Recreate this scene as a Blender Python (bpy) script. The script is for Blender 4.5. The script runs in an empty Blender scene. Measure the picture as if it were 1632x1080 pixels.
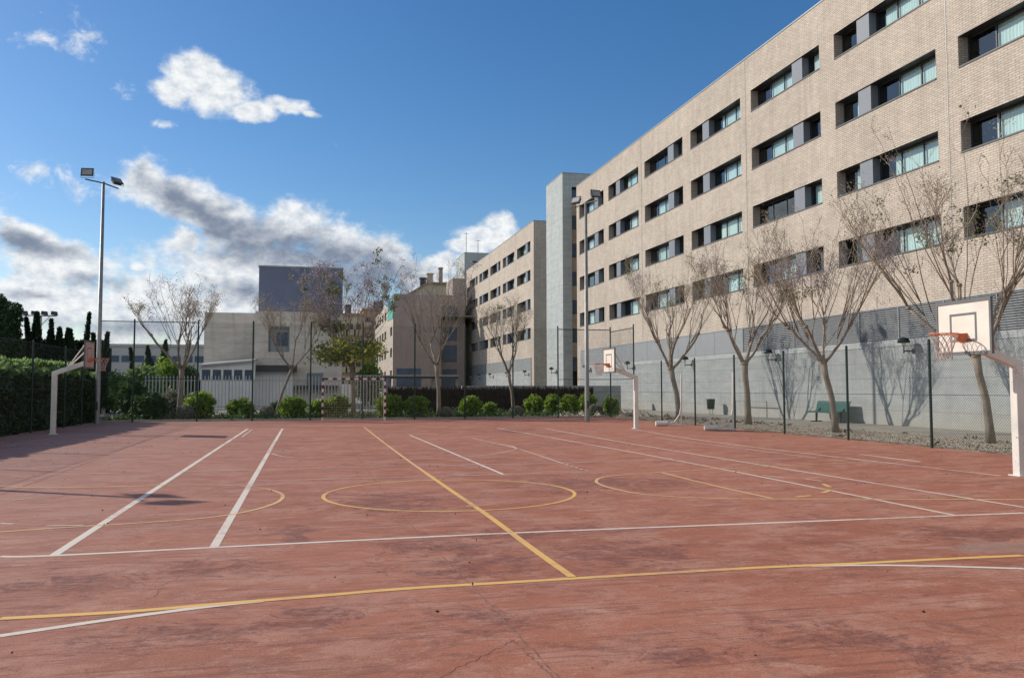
import bpy, math, random
import numpy as np
from math import radians, sin, cos, pi
from mathutils import Vector, Matrix
C = bpy.context.scene.collection
S = bpy.context.scene
# ---------------------------------------------------------------- camera
CR = np.array([0.97201946, -0.23489669, -0.00130879])
CU = np.array([-0.01247882, -0.05720044, 0.99828472])
CW = np.array([0.23456864, 0.97033585, 0.05853117])
F = 1341.6; EYE = np.array([0, 0, 1.5])
cam = bpy.data.cameras.new("camera"); camo = bpy.data.objects.new("camera", cam); C.objects.link(camo)
cam.sensor_width = 36; cam.lens = F / 1632 * 36; cam.clip_start = .05; cam.clip_end = 2000
M = Matrix(((CR[0], CU[0], -CW[0], 0), (CR[1], CU[1], -CW[1], 0), (CR[2], CU[2], -CW[2], 1.5), (0, 0, 0, 1)))
camo.matrix_world = M
S.camera = camo
S.view_settings.view_transform = 'Standard'; S.view_settings.look = 'None'
S.view_settings.exposure = 0.22; S.view_settings.gamma = 1

def ray(px, py): return (px - 816) * CR - (py - 540) * CU + F * CW
def atY(px, py, Y):                                    # point of the plane Y that a photo pixel shows
    d = ray(px, py); p = EYE + d * Y / d[1]; return float(p[0]), float(p[2])
def atX(px, py, X):
    d = ray(px, py); p = EYE + d * X / d[0]; return float(p[1]), float(p[2])
def gnd(px, py, z=0.0):
    d = ray(px, py); p = EYE + d * (z - 1.5) / d[2]; return float(p[0]), float(p[1])

# ---------------------------------------------------------------- sun and sky
SUN_EL = 29.0; SAZ = -57.0                             # azimuth from +Y towards +X
sd = Vector((sin(radians(SAZ)) * cos(radians(SUN_EL)), cos(radians(SAZ)) * cos(radians(SUN_EL)), sin(radians(SUN_EL))))
sl = bpy.data.lights.new("sun", 'SUN'); sl.energy = 3.7; sl.angle = radians(.55); sl.color = (1, .91, .79)
so = bpy.data.objects.new("sun", sl); C.objects.link(so)
so.rotation_euler = sd.to_track_quat('Z', 'Y').to_euler(); so.location = (-60, 40, 60)
W = bpy.data.worlds.new("World"); S.world = W; W.use_nodes = True
nt = W.node_tree; nt.nodes.clear()
def nn(t, **k):
    n = nt.nodes.new(t)
    for a, b in k.items(): setattr(n, a, b)
    return n
def lk(a, b): nt.links.new(a, b)
def mth(op, a, b=None, c=None, clamp=False):
    n = nn('ShaderNodeMath', operation=op, use_clamp=clamp)
    for i, v in enumerate((a, b, c)):
        if v is None: continue
        if isinstance(v, (int, float)): n.inputs[i].default_value = v
        else: lk(v, n.inputs[i])
    return n.outputs[0]
sky = nn('ShaderNodeTexSky', sky_type='NISHITA'); sky.sun_disc = False
sky.sun_elevation = radians(SUN_EL); sky.sun_rotation = radians(SAZ)
sky.air_density = 1.0; sky.dust_density = 0.5; sky.ozone_density = 1.6; sky.altitude = 50
tc = nn('ShaderNodeTexCoord'); sep = nn('ShaderNodeSeparateXYZ'); lk(tc.outputs['Generated'], sep.inputs[0])
az = mth('MULTIPLY', mth('ARCTAN2', sep.outputs[0], sep.outputs[1]), 57.2958)
el = mth('MULTIPLY', mth('ARCSINE', sep.outputs[2]), 57.2958)
cmb = nn('ShaderNodeCombineXYZ'); lk(az, cmb.inputs[0]); lk(el, cmb.inputs[1])
def noise(scale, detail, rough=.55, vec=None, dist=0.0):
    n = nn('ShaderNodeTexNoise'); n.inputs['Scale'].default_value = scale; n.inputs['Detail'].default_value = detail
    n.inputs['Roughness'].default_value = rough; n.inputs['Distortion'].default_value = dist
    lk(vec or cmb.outputs[0], n.inputs['Vector']); return n
def scaled(sx, sy):
    m = nn('ShaderNodeMapping'); m.inputs['Scale'].default_value = (sx, sy, 1); lk(cmb.outputs[0], m.inputs['Vector']); return m.outputs[0]
n1 = noise(.42, 9, .62, scaled(1, 1.35)); n2 = noise(.13, 4, .5)
wv = nn('ShaderNodeVectorMath', operation='SUBTRACT'); lk(n2.outputs['Color'], wv.inputs[0]); wv.inputs[1].default_value = (.5, .5, .5)
wm = nn('ShaderNodeVectorMath', operation='SCALE'); lk(wv.outputs[0], wm.inputs[0]); wm.inputs['Scale'].default_value = 2.4
wa = nn('ShaderNodeVectorMath', operation='ADD'); lk(cmb.outputs[0], wa.inputs[0]); lk(wm.outputs[0], wa.inputs[1])
P = wa.outputs[0]
def azel(px, py):
    d = ray(px, py); d = d / np.linalg.norm(d); return math.degrees(math.atan2(d[0], d[1])), math.degrees(math.asin(d[2]))
def field(blobs):                                      # union of soft ellipses on the sky
    out = None
    for (px, py, rx, ry, rot, w) in blobs:
        if py is None: a, e = px; a2, e2 = a + rx, e; a3, e3 = a, e + ry      # given directly as azimuth and elevation
        else: a, e = azel(px, py); a2, e2 = azel(px + rx, py); a3, e3 = azel(px, py - ry)
        m = nn('ShaderNodeMapping', vector_type='TEXTURE')
        m.inputs['Location'].default_value = (a, e, 0); m.inputs['Rotation'].default_value = (0, 0, radians(rot))
        m.inputs['Scale'].default_value = (abs(a2 - a), abs(e3 - e), 1); lk(P, m.inputs['Vector'])
        l = nn('ShaderNodeVectorMath', operation='LENGTH'); lk(m.outputs[0], l.inputs[0])
        v = mth('SUBTRACT', w * 1.12 if w >= 1 else w, l.outputs['Value'])
        out = v if out is None else mth('MAXIMUM', out, v)
    return out
white = [(318,118,52,46,0,1),(350,150,62,40,0,1),(285,140,45,24,0,1),(400,183,56,18,0,1),(455,178,48,15,0,1),(492,188,22,8,0,.9),
 (235,300,62,40,0,1),(215,285,36,22,0,1),(330,345,110,50,-28,1),(290,390,60,40,0,.9),(232,290,50,34,0,1),(290,325,95,48,-28,1),(375,370,105,55,-25,1),(470,365,85,52,0,1),
 (545,392,80,55,-15,1),(610,412,55,45,0,1),(645,435,22,28,0,1),(430,440,230,60,0,1),(40,385,110,30,-8,1),(10,370,40,22,0,1),(90,420,130,40,0,1),(70,480,200,60,0,1),
 (250,500,160,80,0,1),(420,500,250,60,0,1),(220,425,25,12,0,.9),(798,356,34,22,0,1),(775,378,62,26,0,1),(740,398,36,18,0,1),
 (700,430,40,24,0,1),(735,420,30,16,0,.9),(680,455,60,30,0,1),((-165, 28), None, 60, 24, 0, 1),((150, 34), None, 50, 22, 0, 1),((100, 22), None, 30, 12, 0, 1),((-110, 20), None, 24, 9, 0, 1),(-250,330,260,90,0,1),(-700,250,300,120,0,1),(-300,500,500,90,0,1)]  # unseen clouds given by azimuth and elevation, added as white fill light
dark = [(285,322,80,30,-24,1),(350,362,110,38,-20,1),(450,398,150,46,-5,1),(560,418,110,44,-10,1),(600,440,90,40,0,1),(625,442,38,26,0,1),(560,455,110,40,0,1),
 (45,393,95,16,-6,1),(150,445,90,14,0,.8),(60,470,60,12,0,.7),(240,520,140,22,0,.9),(400,470,100,30,0,.8),(690,470,40,20,0,.8),(130,520,160,18,0,.7),
 (-250,360,200,40,0,1),(-300,500,300,40,0,.8)]
wisps = [(75,55,62,42,0,.9),(130,60,50,50,-30,.9),(203,150,26,20,0,.9),(265,190,40,9,0,.8),(532,235,26,16,0,.7),(80,285,80,26,-8,1),(140,305,60,26,0,1)]
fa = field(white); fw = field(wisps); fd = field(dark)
na = mth('MULTIPLY', mth('SUBTRACT', n1.outputs['Fac'], .5), 1.9)
def smst(v, a, b):
    m = nn('ShaderNodeMapRange', interpolation_type='SMOOTHSTEP'); lk(v, m.inputs['Value']); m.inputs['From Min'].default_value = a; m.inputs['From Max'].default_value = b; return m.outputs[0]
nw = noise(.6, 10, .68, scaled(1, 1.3), .4)
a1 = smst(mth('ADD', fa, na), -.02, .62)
a2 = mth('MULTIPLY', smst(mth('ADD', fw, mth('MULTIPLY', mth('SUBTRACT', nw.outputs['Fac'], .5), 4.6)), .18, 1.7), .9)
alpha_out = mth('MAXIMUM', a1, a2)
n3 = noise(.5, 7, .55, scaled(1, 1.5), .3)
dk = nn('ShaderNodeMapRange', interpolation_type='SMOOTHSTEP'); lk(mth('ADD', fd, mth('MULTIPLY', mth('SUBTRACT', n3.outputs['Fac'], .5), 1.6)), dk.inputs['Value'])
dk.inputs['From Min'].default_value = -.3; dk.inputs['From Max'].default_value = .95
n4 = noise(1.1, 8, .6, scaled(1, 1.4))
wr = nn('ShaderNodeValToRGB'); lk(n4.outputs['Fac'], wr.inputs[0])
wr.color_ramp.elements[0].position = .3; wr.color_ramp.elements[0].color = (.52, .58, .66, 1)
wr.color_ramp.elements[1].position = .6; wr.color_ramp.elements[1].color = (.84, .86, .87, 1)
cm = nn('ShaderNodeMix', data_type='RGBA'); dv_ = mth('MULTIPLY', dk.outputs[0], mth('MULTIPLY_ADD', n4.outputs['Fac'], -.55, 1.25)); lk(dv_, cm.inputs['Factor']); lk(wr.outputs[0], cm.inputs['A']); cm.inputs['B'].default_value = (.20, .245, .33, 1)
hs = nn('ShaderNodeHueSaturation'); hs.inputs['Saturation'].default_value = 1.34; lk(sky.outputs[0], hs.inputs['Color']); tn = nn('ShaderNodeVectorMath', operation='MULTIPLY'); lk(hs.outputs[0], tn.inputs[0]); tn.inputs[1].default_value = (.86, .90, .98)
b1 = nn('ShaderNodeBackground'); lk(tn.outputs[0], b1.inputs[0]); b1.inputs[1].default_value = .106
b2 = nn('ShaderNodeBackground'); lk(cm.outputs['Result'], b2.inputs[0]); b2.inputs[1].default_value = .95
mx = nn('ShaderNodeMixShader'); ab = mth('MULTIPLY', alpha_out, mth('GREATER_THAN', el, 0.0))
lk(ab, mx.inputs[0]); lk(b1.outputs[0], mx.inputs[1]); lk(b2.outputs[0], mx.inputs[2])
wo = nn('ShaderNodeOutputWorld'); lk(mx.outputs[0], wo.inputs[0])

# ---------------------------------------------------------------- materials
def newmat(name):
    m = bpy.data.materials.new(name); m.use_nodes = True; t = m.node_tree
    return m, t, t.nodes['Principled BSDF']
def N(t, typ, ins=None, **k):
    n = t.nodes.new(typ)
    for a, b in k.items(): setattr(n, a, b)
    for a, b in (ins or {}).items():
        if hasattr(b, 'is_linked') and hasattr(b, 'node'): t.links.new(b, n.inputs[a])
        else: n.inputs[a].default_value = b
    return n
def rgba(c): return (c[0], c[1], c[2], 1)
def coords(t, kind='Object', scale=(1, 1, 1)):
    tc = N(t, 'ShaderNodeTexCoord'); mp = N(t, 'ShaderNodeMapping', {'Vector': tc.outputs[kind], 'Scale': scale}); return mp.outputs[0]
def basic(name, col, rough=.6, var=.12, scale=3.0, metal=0.0, bump=0.0, bscale=40., col2=None, stretch=(1, 1, 1), spec=.4):
    """base colour broken by two sizes of procedural noise, optional bump"""
    m, t, b = newmat(name); v = coords(t, scale=stretch)
    n = N(t, 'ShaderNodeTexNoise', {'Vector': v, 'Scale': scale, 'Detail': 8., 'Roughness': .65})
    c2 = col2 or tuple(x * (1 - 2.2 * var) for x in col)
    r = N(t, 'ShaderNodeValToRGB', {0: n.outputs['Fac']})
    r.color_ramp.elements[0].position = .32; r.color_ramp.elements[1].position = .66
    r.color_ramp.elements[0].color = rgba(c2); r.color_ramp.elements[1].color = rgba(col)
    t.links.new(r.outputs[0], b.inputs['Base Color'])
    b.inputs['Roughness'].default_value = rough; b.inputs['Metallic'].default_value = metal; b.inputs['Specular IOR Level'].default_value = spec
    if bump:
        n2 = N(t, 'ShaderNodeTexNoise', {'Vector': v, 'Scale': bscale, 'Detail': 5.})
        bp = N(t, 'ShaderNodeBump', {'Height': n2.outputs['Fac'], 'Strength': bump, 'Distance': .02}); t.links.new(bp.outputs[0], b.inputs['Normal'])
    return m
def leafmat(name, c1, c2, trans=.45, scale=2.0):
    m, t, b = newmat(name); t.nodes.remove(b)
    v = coords(t)
    n = N(t, 'ShaderNodeTexNoise', {'Vector': v, 'Scale': scale * 6, 'Detail': 3.}); r = N(t, 'ShaderNodeValToRGB', {0: n.outputs['Fac']})
    r.color_ramp.elements[0].position = .35; r.color_ramp.elements[1].position = .65
    r.color_ramp.elements[0].color = rgba(c1); r.color_ramp.elements[1].color = rgba(c2)
    d = N(t, 'ShaderNodeBsdfPrincipled', {'Base Color': r.outputs[0], 'Roughness': .5})
    tr = N(t, 'ShaderNodeBsdfTranslucent', {'Color': r.outputs[0]})
    mx = N(t, 'ShaderNodeMixShader', {0: trans, 1: d.outputs[0], 2: tr.outputs[0]})
    t.links.new(mx.outputs[0], t.nodes['Material Output'].inputs[0]); return m
def wallmat(name, kind):
    """brick or board-marked concrete for walls, whatever way they face (X+Y runs along the wall)"""
    m, t, b = newmat(name); tc = N(t, 'ShaderNodeTexCoord'); ge = N(t, 'ShaderNodeNewGeometry')
    sp = N(t, 'ShaderNodeSeparateXYZ', {0: ge.outputs['Position']})
    nx = N(t, 'ShaderNodeSeparateXYZ', {0: ge.outputs['True Normal']})
    ax = N(t, 'ShaderNodeMath', {0: nx.outputs[0]}, operation='ABSOLUTE'); g = N(t, 'ShaderNodeMath', {0: ax.outputs[0], 1: .5}, operation='GREATER_THAN')
    al = N(t, 'ShaderNodeMix', {'Factor': g.outputs[0], 'A': sp.outputs[0], 'B': sp.outputs[1]}, data_type='FLOAT')
    v = N(t, 'ShaderNodeCombineXYZ', {0: al.outputs['Result'], 1: sp.outputs[2], 2: 0.})
    v = v.outputs[0]
    big = N(t, 'ShaderNodeTexNoise', {'Vector': v, 'Scale': .35, 'Detail': 6., 'Roughness': .6})
    if kind.startswith('brick'):
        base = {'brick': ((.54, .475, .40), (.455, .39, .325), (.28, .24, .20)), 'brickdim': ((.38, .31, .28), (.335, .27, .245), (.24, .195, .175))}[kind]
        br = N(t, 'ShaderNodeTexBrick', {'Vector': v, 'Color1': rgba(base[0]), 'Color2': rgba(base[1]), 'Mortar': rgba(base[2]), 'Scale': 1., 'Mortar Size': .011,
               'Mortar Smooth': .15, 'Bias': -.15, 'Brick Width': .29, 'Row Height': .086})
        br.offset = .5; br.squash = 1
        fine = N(t, 'ShaderNodeTexNoise', {'Vector': v, 'Scale': 1.6, 'Detail': 5., 'Roughness': .7})
        mr = N(t, 'ShaderNodeMapRange', {'Value': fine.outputs['Fac'], 'From Min': .3, 'From Max': .7, 'To Min': .9, 'To Max': 1.08})
        mr2 = N(t, 'ShaderNodeMapRange', {'Value': big.outputs['Fac'], 'From Min': .3, 'From Max': .7, 'To Min': .9, 'To Max': 1.06})
        sm = N(t, 'ShaderNodeMapping', {'Vector': v, 'Scale': (2.2, .16, 1.)}); sn = N(t, 'ShaderNodeTexNoise', {'Vector': sm.outputs[0], 'Scale': 1., 'Detail': 7., 'Roughness': .65})
        sr = N(t, 'ShaderNodeMapRange', {'Value': sn.outputs['Fac'], 'From Min': .46, 'From Max': .7, 'To Min': 1.02, 'To Max': .84})
        m0 = N(t, 'ShaderNodeMath', {0: mr.outputs[0], 1: sr.outputs[0]}, operation='MULTIPLY')
        mu = N(t, 'ShaderNodeMath', {0: m0.outputs[0], 1: mr2.outputs[0]}, operation='MULTIPLY')
        cc = N(t, 'ShaderNodeVectorMath', {0: br.outputs['Color'], 'Scale': mu.outputs[0]}, operation='SCALE')
        t.links.new(cc.outputs[0], b.inputs['Base Color'])
        bp = N(t, 'ShaderNodeBump', {'Height': br.outputs['Fac'], 'Strength': .55, 'Distance': -.012}); t.links.new(bp.outputs[0], b.inputs['Normal'])
        b.inputs['Roughness'].default_value = .85
    else:
        cols = {'concrete': (.335, .36, .365), 'towerc': (.40, .44, .44), 'church': (.68, .61, .53), 'dark': (.19, .20, .22)}[kind]
        bw, rh = {'concrete': (4.8, .62), 'towerc': (3.2, 1.5), 'church': (9., 1.25), 'dark': (3., 1.5)}[kind]
        br = N(t, 'ShaderNodeTexBrick', {'Vector': v, 'Color1': rgba(cols), 'Color2': rgba([c * .93 for c in cols]), 'Mortar': rgba([c * .62 for c in cols]), 'Scale': 1., 'Mortar Size': .014,
               'Mortar Smooth': .4, 'Brick Width': bw, 'Row Height': rh}); br.offset = 0.
        mp = N(t, 'ShaderNodeMapping', {'Vector': v, 'Scale': (1., 3.2, 1.)})
        st = N(t, 'ShaderNodeTexNoise', {'Vector': mp.outputs[0], 'Scale': .9, 'Detail': 8., 'Roughness': .68})
        mr = N(t, 'ShaderNodeMapRange', {'Value': st.outputs['Fac'], 'From Min': .3, 'From Max': .7, 'To Min': .8, 'To Max': 1.12})
        rm = N(t, 'ShaderNodeMapping', {'Vector': v, 'Scale': (2.6, .22, 1.)}); rn = N(t, 'ShaderNodeTexNoise', {'Vector': rm.outputs[0], 'Scale': 1., 'Detail': 8., 'Roughness': .7})
        rr_ = N(t, 'ShaderNodeMapRange', {'Value': rn.outputs['Fac'], 'From Min': .5, 'From Max': .68, 'To Min': 1., 'To Max': .80})
        mr = N(t, 'ShaderNodeMath', {0: mr.outputs[0], 1: rr_.outputs[0]}, operation='MULTIPLY')
        # rain stains that rise from the ground
        zz = N(t, 'ShaderNodeMapRange', {'Value': sp.outputs[2], 'From Min': 0., 'From Max': 1.1, 'To Min': 1., 'To Max': 0.})
        zm = N(t, 'ShaderNodeMath', {0: zz.outputs[0], 1: big.outputs['Fac']}, operation='MULTIPLY')
        cc = N(t, 'ShaderNodeVectorMath', {0: br.outputs['Color'], 'Scale': mr.outputs[0]}, operation='SCALE')
        mx = N(t, 'ShaderNodeMix', {'Factor': zm.outputs[0], 'A': cc.outputs[0], 'B': (.34, .31, .24, 1)}, data_type='RGBA')
        t.links.new(mx.outputs['Result'], b.inputs['Base Color'])
        bp = N(t, 'ShaderNodeBump', {'Height': st.outputs['Fac'], 'Strength': .25, 'Distance': .02}); t.links.new(bp.outputs[0], b.inputs['Normal'])
        b.inputs['Roughness'].default_value = .8
    return m
def courtmat():
    m, t, b = newmat('court_concrete'); ge = N(t, 'ShaderNodeNewGeometry'); v = ge.outputs['Position']
    def nz(sc, det, ro=.6, stretch=None, dist=0.):
        vv = v
        if stretch: vv = N(t, 'ShaderNodeMapping', {'Vector': v, 'Scale': stretch[:3], 'Rotation': (0, 0, radians(stretch[3]))}).outputs[0]
        return N(t, 'ShaderNodeTexNoise', {'Vector': vv, 'Scale': sc, 'Detail': det, 'Roughness': ro, 'Distortion': dist}).outputs['Fac']
    def ramp(f, a, bb, lo=0., hi=1.): return N(t, 'ShaderNodeMapRange', {'Value': f, 'From Min': a, 'From Max': bb, 'To Min': lo, 'To Max': hi}, interpolation_type='SMOOTHSTEP').outputs[0]
    def mix(f, a, bb, mode='MIX'): return N(t, 'ShaderNodeMix', {'Factor': f, 'A': a, 'B': bb}, data_type='RGBA', blend_type=mode).outputs['Result']
    col = mix(ramp(nz(.22, 6, .6), .35, .65), (.345, .122, .072, 1), (.42, .162, .098, 1))
    col = mix(ramp(nz(1.1, 12, .8, (1, 1.5, 1, 12)), .44, .6), col, (.45, .215, .15, 1))            # worn, paler patches
    col = mix(ramp(nz(.5, 14, .8, (1, 1.4, 1, -20), .9), .54, .66, 0, .6), col, (.215, .08, .055, 1))   # dark weathered stains
    col = mix(ramp(nz(2.4, 14, .84, (1, 1.7, 1, 8), .8), .525, .62, 0, .6), col, (.25, .10, .07, 1))
    col = mix(ramp(nz(9., 8, .75, (1, 3.2, 1, -6)), .54, .7, 0, .5), col, (.56, .35, .26, 1))
    col = mix(ramp(nz(1.7, 12, .82, (1, 1.5, 1, 35), .8), .535, .60, 0, .5), col, (.17, .07, .06, 1))
    col = mix(ramp(nz(1.9, 12, .84, (1, 1.6, 1, -40), .5), .54, .62, 0, .45), col, (.56, .33, .235, 1))
    col = mix(ramp(nz(14., 10, .85, (1, 1.8, 1, 20)), .56, .66, 0, .4), col, (.19, .08, .07, 1))
    # paler and greyer towards the left side, broken by noise
    sp = N(t, 'ShaderNodeSeparateXYZ', {0: v})
    gl = ramp(sp.outputs[0], 2., -8., 0., .55); gm = N(t, 'ShaderNodeMath', {0: gl, 1: ramp(nz(.5, 6), .3, .6, .5, 1.)}, operation='MULTIPLY').outputs[0]
    col = mix(gm, col, (.40, .275, .235, 1))
    # old stains where the photograph shows them (water marks and dirt, fixed on the slab)
    for (qx, qy, rx_, ry_, k_) in ((985, 885, 1.0, .9, .75), (760, 900, .9, .7, .8), (700, 870, .8, .8, .6), (780, 985, .35, .6, .7), (290, 1010, .9, .45, .65), (470, 985, .6, .4, .6), (620, 800, 1.2, 1.4, .5), (830, 850, 1.6, .5, .6), (1320, 1010, .6, .5, .5), (1500, 1050, .5, .4, .5), (465, 850, .35, .9, .5), (1560, 850, 1.2, .6, .7), (1100, 1040, .5, .4, .45), (120, 930, .9, .6, .4), (330, 905, .8, .5, .45), (960, 770, 2.2, 1.4, .35)):
        sx_, sy_ = gnd(qx, qy); d1 = N(t, 'ShaderNodeVectorMath', {0: v, 1: (sx_, sy_, 0)}, operation='SUBTRACT'); d2 = N(t, 'ShaderNodeVectorMath', {0: d1.outputs[0], 1: (1 / rx_, 1 / ry_, 1)}, operation='MULTIPLY')
        d3 = N(t, 'ShaderNodeVectorMath', {0: d2.outputs[0]}, operation='LENGTH').outputs['Value']; fall = ramp(d3, 1.3, .2)
        if qx == 985: snz = nz(2.3, 14, .82, (1, 1.3, 1, 30), 1.2)
        am = N(t, 'ShaderNodeMath', {0: fall, 1: .13, 2: snz}, operation='MULTIPLY_ADD').outputs[0]; acc = am if qx == 985 else N(t, 'ShaderNodeMath', {0: acc, 1: am}, operation='MAXIMUM').outputs[0]
    fb = ramp(nz(11., 8, .8, (1, 1.6, 1, 15)), .36, .6, .25, 1.)
    col = mix(N(t, 'ShaderNodeMath', {0: ramp(acc, .56, .655, 0, .85), 1: fb}, operation='MULTIPLY').outputs[0], col, (.155, .062, .052, 1))
    # long thin scuffs
    for rot_, th in ((25, .60), (-35, .61), (70, .62), (-8, .605)):
        col = mix(ramp(nz(3.2, 5, .6, (.22, 3.6, 1, rot_), .3), th, th + .03, 0, .42), col, (.19, .075, .06, 1))
    gr = N(t, 'ShaderNodeMapRange', {'Value': nz(70., 4, .8), 'From Min': .3, 'From Max': .7, 'To Min': .72, 'To Max': 1.28}).outputs[0]
    col = N(t, 'ShaderNodeVectorMath', {0: col, 'Scale': gr}, operation='SCALE').outputs[0]
    # grit and specks
    vo = N(t, 'ShaderNodeTexVoronoi', {'Vector': v, 'Scale': 9.}, feature='F1')
    spk = N(t, 'ShaderNodeMath', {0: ramp(vo.outputs['Distance'], .12, .05), 1: ramp(nz(.8, 4), .5, .62)}, operation='MULTIPLY').outputs[0]
    col = mix(spk, col, (.12, .06, .05, 1))
    # hairline cracks
    wn = N(t, 'ShaderNodeTexNoise', {'Vector': v, 'Scale': 1.4, 'Detail': 6., 'Roughness': .7}); ws = N(t, 'ShaderNodeVectorMath', {0: wn.outputs['Color'], 'Scale': 1.1}, operation='SCALE')
    wv = N(t, 'ShaderNodeVectorMath', {0: v, 1: ws.outputs[0]}, operation='ADD')
    ve = N(t, 'ShaderNodeTexVoronoi', {'Vector': wv.outputs[0], 'Scale': .33}, feature='DISTANCE_TO_EDGE')
    ck = N(t, 'ShaderNodeMath', {0: ramp(ve.outputs['Distance'], .0028, .0006, 0, .8), 1: ramp(nz(.35, 3), .52, .64)}, operation='MULTIPLY').outputs[0]
    col = mix(ck, col, (.10, .045, .04, 1))
    # bare grey repair patch near the right edge
    px, py = gnd(1592, 872)
    dv = N(t, 'ShaderNodeVectorMath', {0: v, 1: (px, py, 0)}, operation='SUBTRACT'); dm = N(t, 'ShaderNodeMapping', {'Vector': dv.outputs[0], 'Scale': (1.1, 1.9, 1)})
    dl = N(t, 'ShaderNodeVectorMath', {0: dm.outputs[0]}, operation='LENGTH')
    dd = N(t, 'ShaderNodeMath', {0: dl.outputs['Value'], 1: N(t, 'ShaderNodeMath', {0: nz(2.4, 6), 1: 1.2}, operation='MULTIPLY').outputs[0]}, operation='ADD').outputs[0]
    col = mix(ramp(dd, 1.35, 1.0, 0, .5), col, (.30, .22, .18, 1))
    t.links.new(col, b.inputs['Base Color'])
    b.inputs['Roughness'].default_value = .82; b.inputs['Specular IOR Level'].default_value = .25
    h = nz(60., 5, .7); h2 = nz(3., 8, .7)
    ad = N(t, 'ShaderNodeMath', {0: h, 1: N(t, 'ShaderNodeMath', {0: h2, 1: 2.}, operation='MULTIPLY').outputs[0]}, operation='ADD')
    bp = N(t, 'ShaderNodeBump', {'Height': ad.outputs[0], 'Strength': .35, 'Distance': .008}); t.links.new(bp.outputs[0], b.inputs['Normal'])
    return m
def paint(name, col, wear):
    m, t, b = newmat(name); ge = N(t, 'ShaderNodeNewGeometry'); v = ge.outputs['Position']
    n = N(t, 'ShaderNodeTexNoise', {'Vector': v, 'Scale': 5., 'Detail': 9., 'Roughness': .75}); n2 = N(t, 'ShaderNodeTexNoise', {'Vector': v, 'Scale': .5, 'Detail': 3.})
    a = N(t, 'ShaderNodeMath', {0: n.outputs['Fac'], 1: n2.outputs['Fac']}, operation='ADD')
    r = N(t, 'ShaderNodeMapRange', {'Value': a.outputs[0], 'From Min': wear, 'From Max': wear + .28, 'To Min': .05, 'To Max': .85})
    mx = N(t, 'ShaderNodeMix', {'Factor': r.outputs[0], 'A': rgba(col), 'B': (.44, .22, .17, 1)}, data_type='RGBA')
    t.links.new(mx.outputs['Result'], b.inputs['Base Color']); b.inputs['Roughness'].default_value = .75
    return m
def gravelmat():
    m, t, b = newmat('gravel_base'); v = coords(t)
    vo = N(t, 'ShaderNodeTexVoronoi', {'Vector': v, 'Scale': 14.}); n = N(t, 'ShaderNodeTexNoise', {'Vector': v, 'Scale': .9, 'Detail': 8., 'Roughness': .7})
    r = N(t, 'ShaderNodeValToRGB', {0: n.outputs['Fac']}); r.color_ramp.elements[0].position = .4; r.color_ramp.elements[1].position = .62
    r.color_ramp.elements[0].color = (.15, .105, .07, 1); r.color_ramp.elements[1].color = (.40, .32, .23, 1)
    sp = N(t, 'ShaderNodeSeparateColor', {0: vo.outputs['Color']})
    s = N(t, 'ShaderNodeMapRange', {'Value': sp.outputs[0], 'To Min': .5, 'To Max': 1.5}); cc = N(t, 'ShaderNodeVectorMath', {0: r.outputs[0], 'Scale': s.outputs[0]}, operation='SCALE')
    t.links.new(cc.outputs[0], b.inputs['Base Color']); b.inputs['Roughness'].default_value = .9
    bp = N(t, 'ShaderNodeBump', {'Height': vo.outputs['Distance'], 'Strength': .8, 'Distance': .03}); t.links.new(bp.outputs[0], b.inputs['Normal']); return m
def glassmat():
    m, t, b = newmat('window_glass'); t.nodes.remove(b)
    g = N(t, 'ShaderNodeBsdfGlossy', {'Color': (.75, .85, .9, 1), 'Roughness': .02}); tr = N(t, 'ShaderNodeBsdfTransparent', {'Color': (.78, .90, .89, 1)})
    lw = N(t, 'ShaderNodeLayerWeight', {'Blend': .5}); pw = N(t, 'ShaderNodeMath', {0: lw.outputs['Facing'], 1: 3.}, operation='POWER'); fr = N(t, 'ShaderNodeMath', {0: pw.outputs[0], 1: .8, 2: .08}, operation='MULTIPLY_ADD'); mx = N(t, 'ShaderNodeMixShader', {0: fr.outputs[0], 1: tr.outputs[0], 2: g.outputs[0]})
    t.links.new(mx.outputs[0], t.nodes['Material Output'].inputs[0]); return m
MAT = {}
MAT['court'] = courtmat()
MAT['white_paint'] = paint('white_line_paint', (.74, .65, .55), 1.02)
MAT['faint_paint'] = paint('faded_line_paint', (.70, .52, .43), .95)
MAT['yellow_paint'] = paint('yellow_line_paint', (.78, .47, .13), 1.0)
MAT['pale_yellow'] = paint('faded_yellow_paint', (.74, .47, .20), .98)
MAT['brick'] = wallmat('beige_brick', 'brick'); MAT['brickdim'] = wallmat('brown_brick', 'brickdim')
MAT['concrete'] = wallmat('board_marked_concrete', 'concrete'); MAT['towerc'] = wallmat('tower_concrete', 'towerc'); MAT['church'] = wallmat('hall_concrete', 'church')
MAT['darkwall'] = wallmat('dark_panels', 'dark')
MAT['gravel'] = gravelmat(); MAT['glass'] = glassmat()
MAT['metalgrey'] = basic('grey_metal_panel', (.30, .32, .335), .45, .06, 1.5, .3)
MAT['sill'] = basic('dark_sill', (.10, .105, .11), .5, .1)
MAT['panelblue'] = basic('grey_blue_panel', (.19, .215, .25), .5, .05, 2)
MAT['frame'] = basic('dark_window_frame', (.045, .05, .055), .4, .1)
MAT['room'] = basic('dark_room', (.035, .035, .04), .9, .1)
MAT['curtain'] = basic('pale_curtain', (.72, .77, .75), .8, .06, 2.5, stretch=(1, 1, .1))
MAT['greenpost'] = basic('dark_green_steel', (.012, .035, .028), .45, .15)
MAT['wire'] = basic('fence_wire', (.05, .07, .055), .5, .15, 5)
MAT['whitesteel'] = basic('white_painted_steel', (.74, .72, .68), .45, .10, 4, bump=.1)
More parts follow.
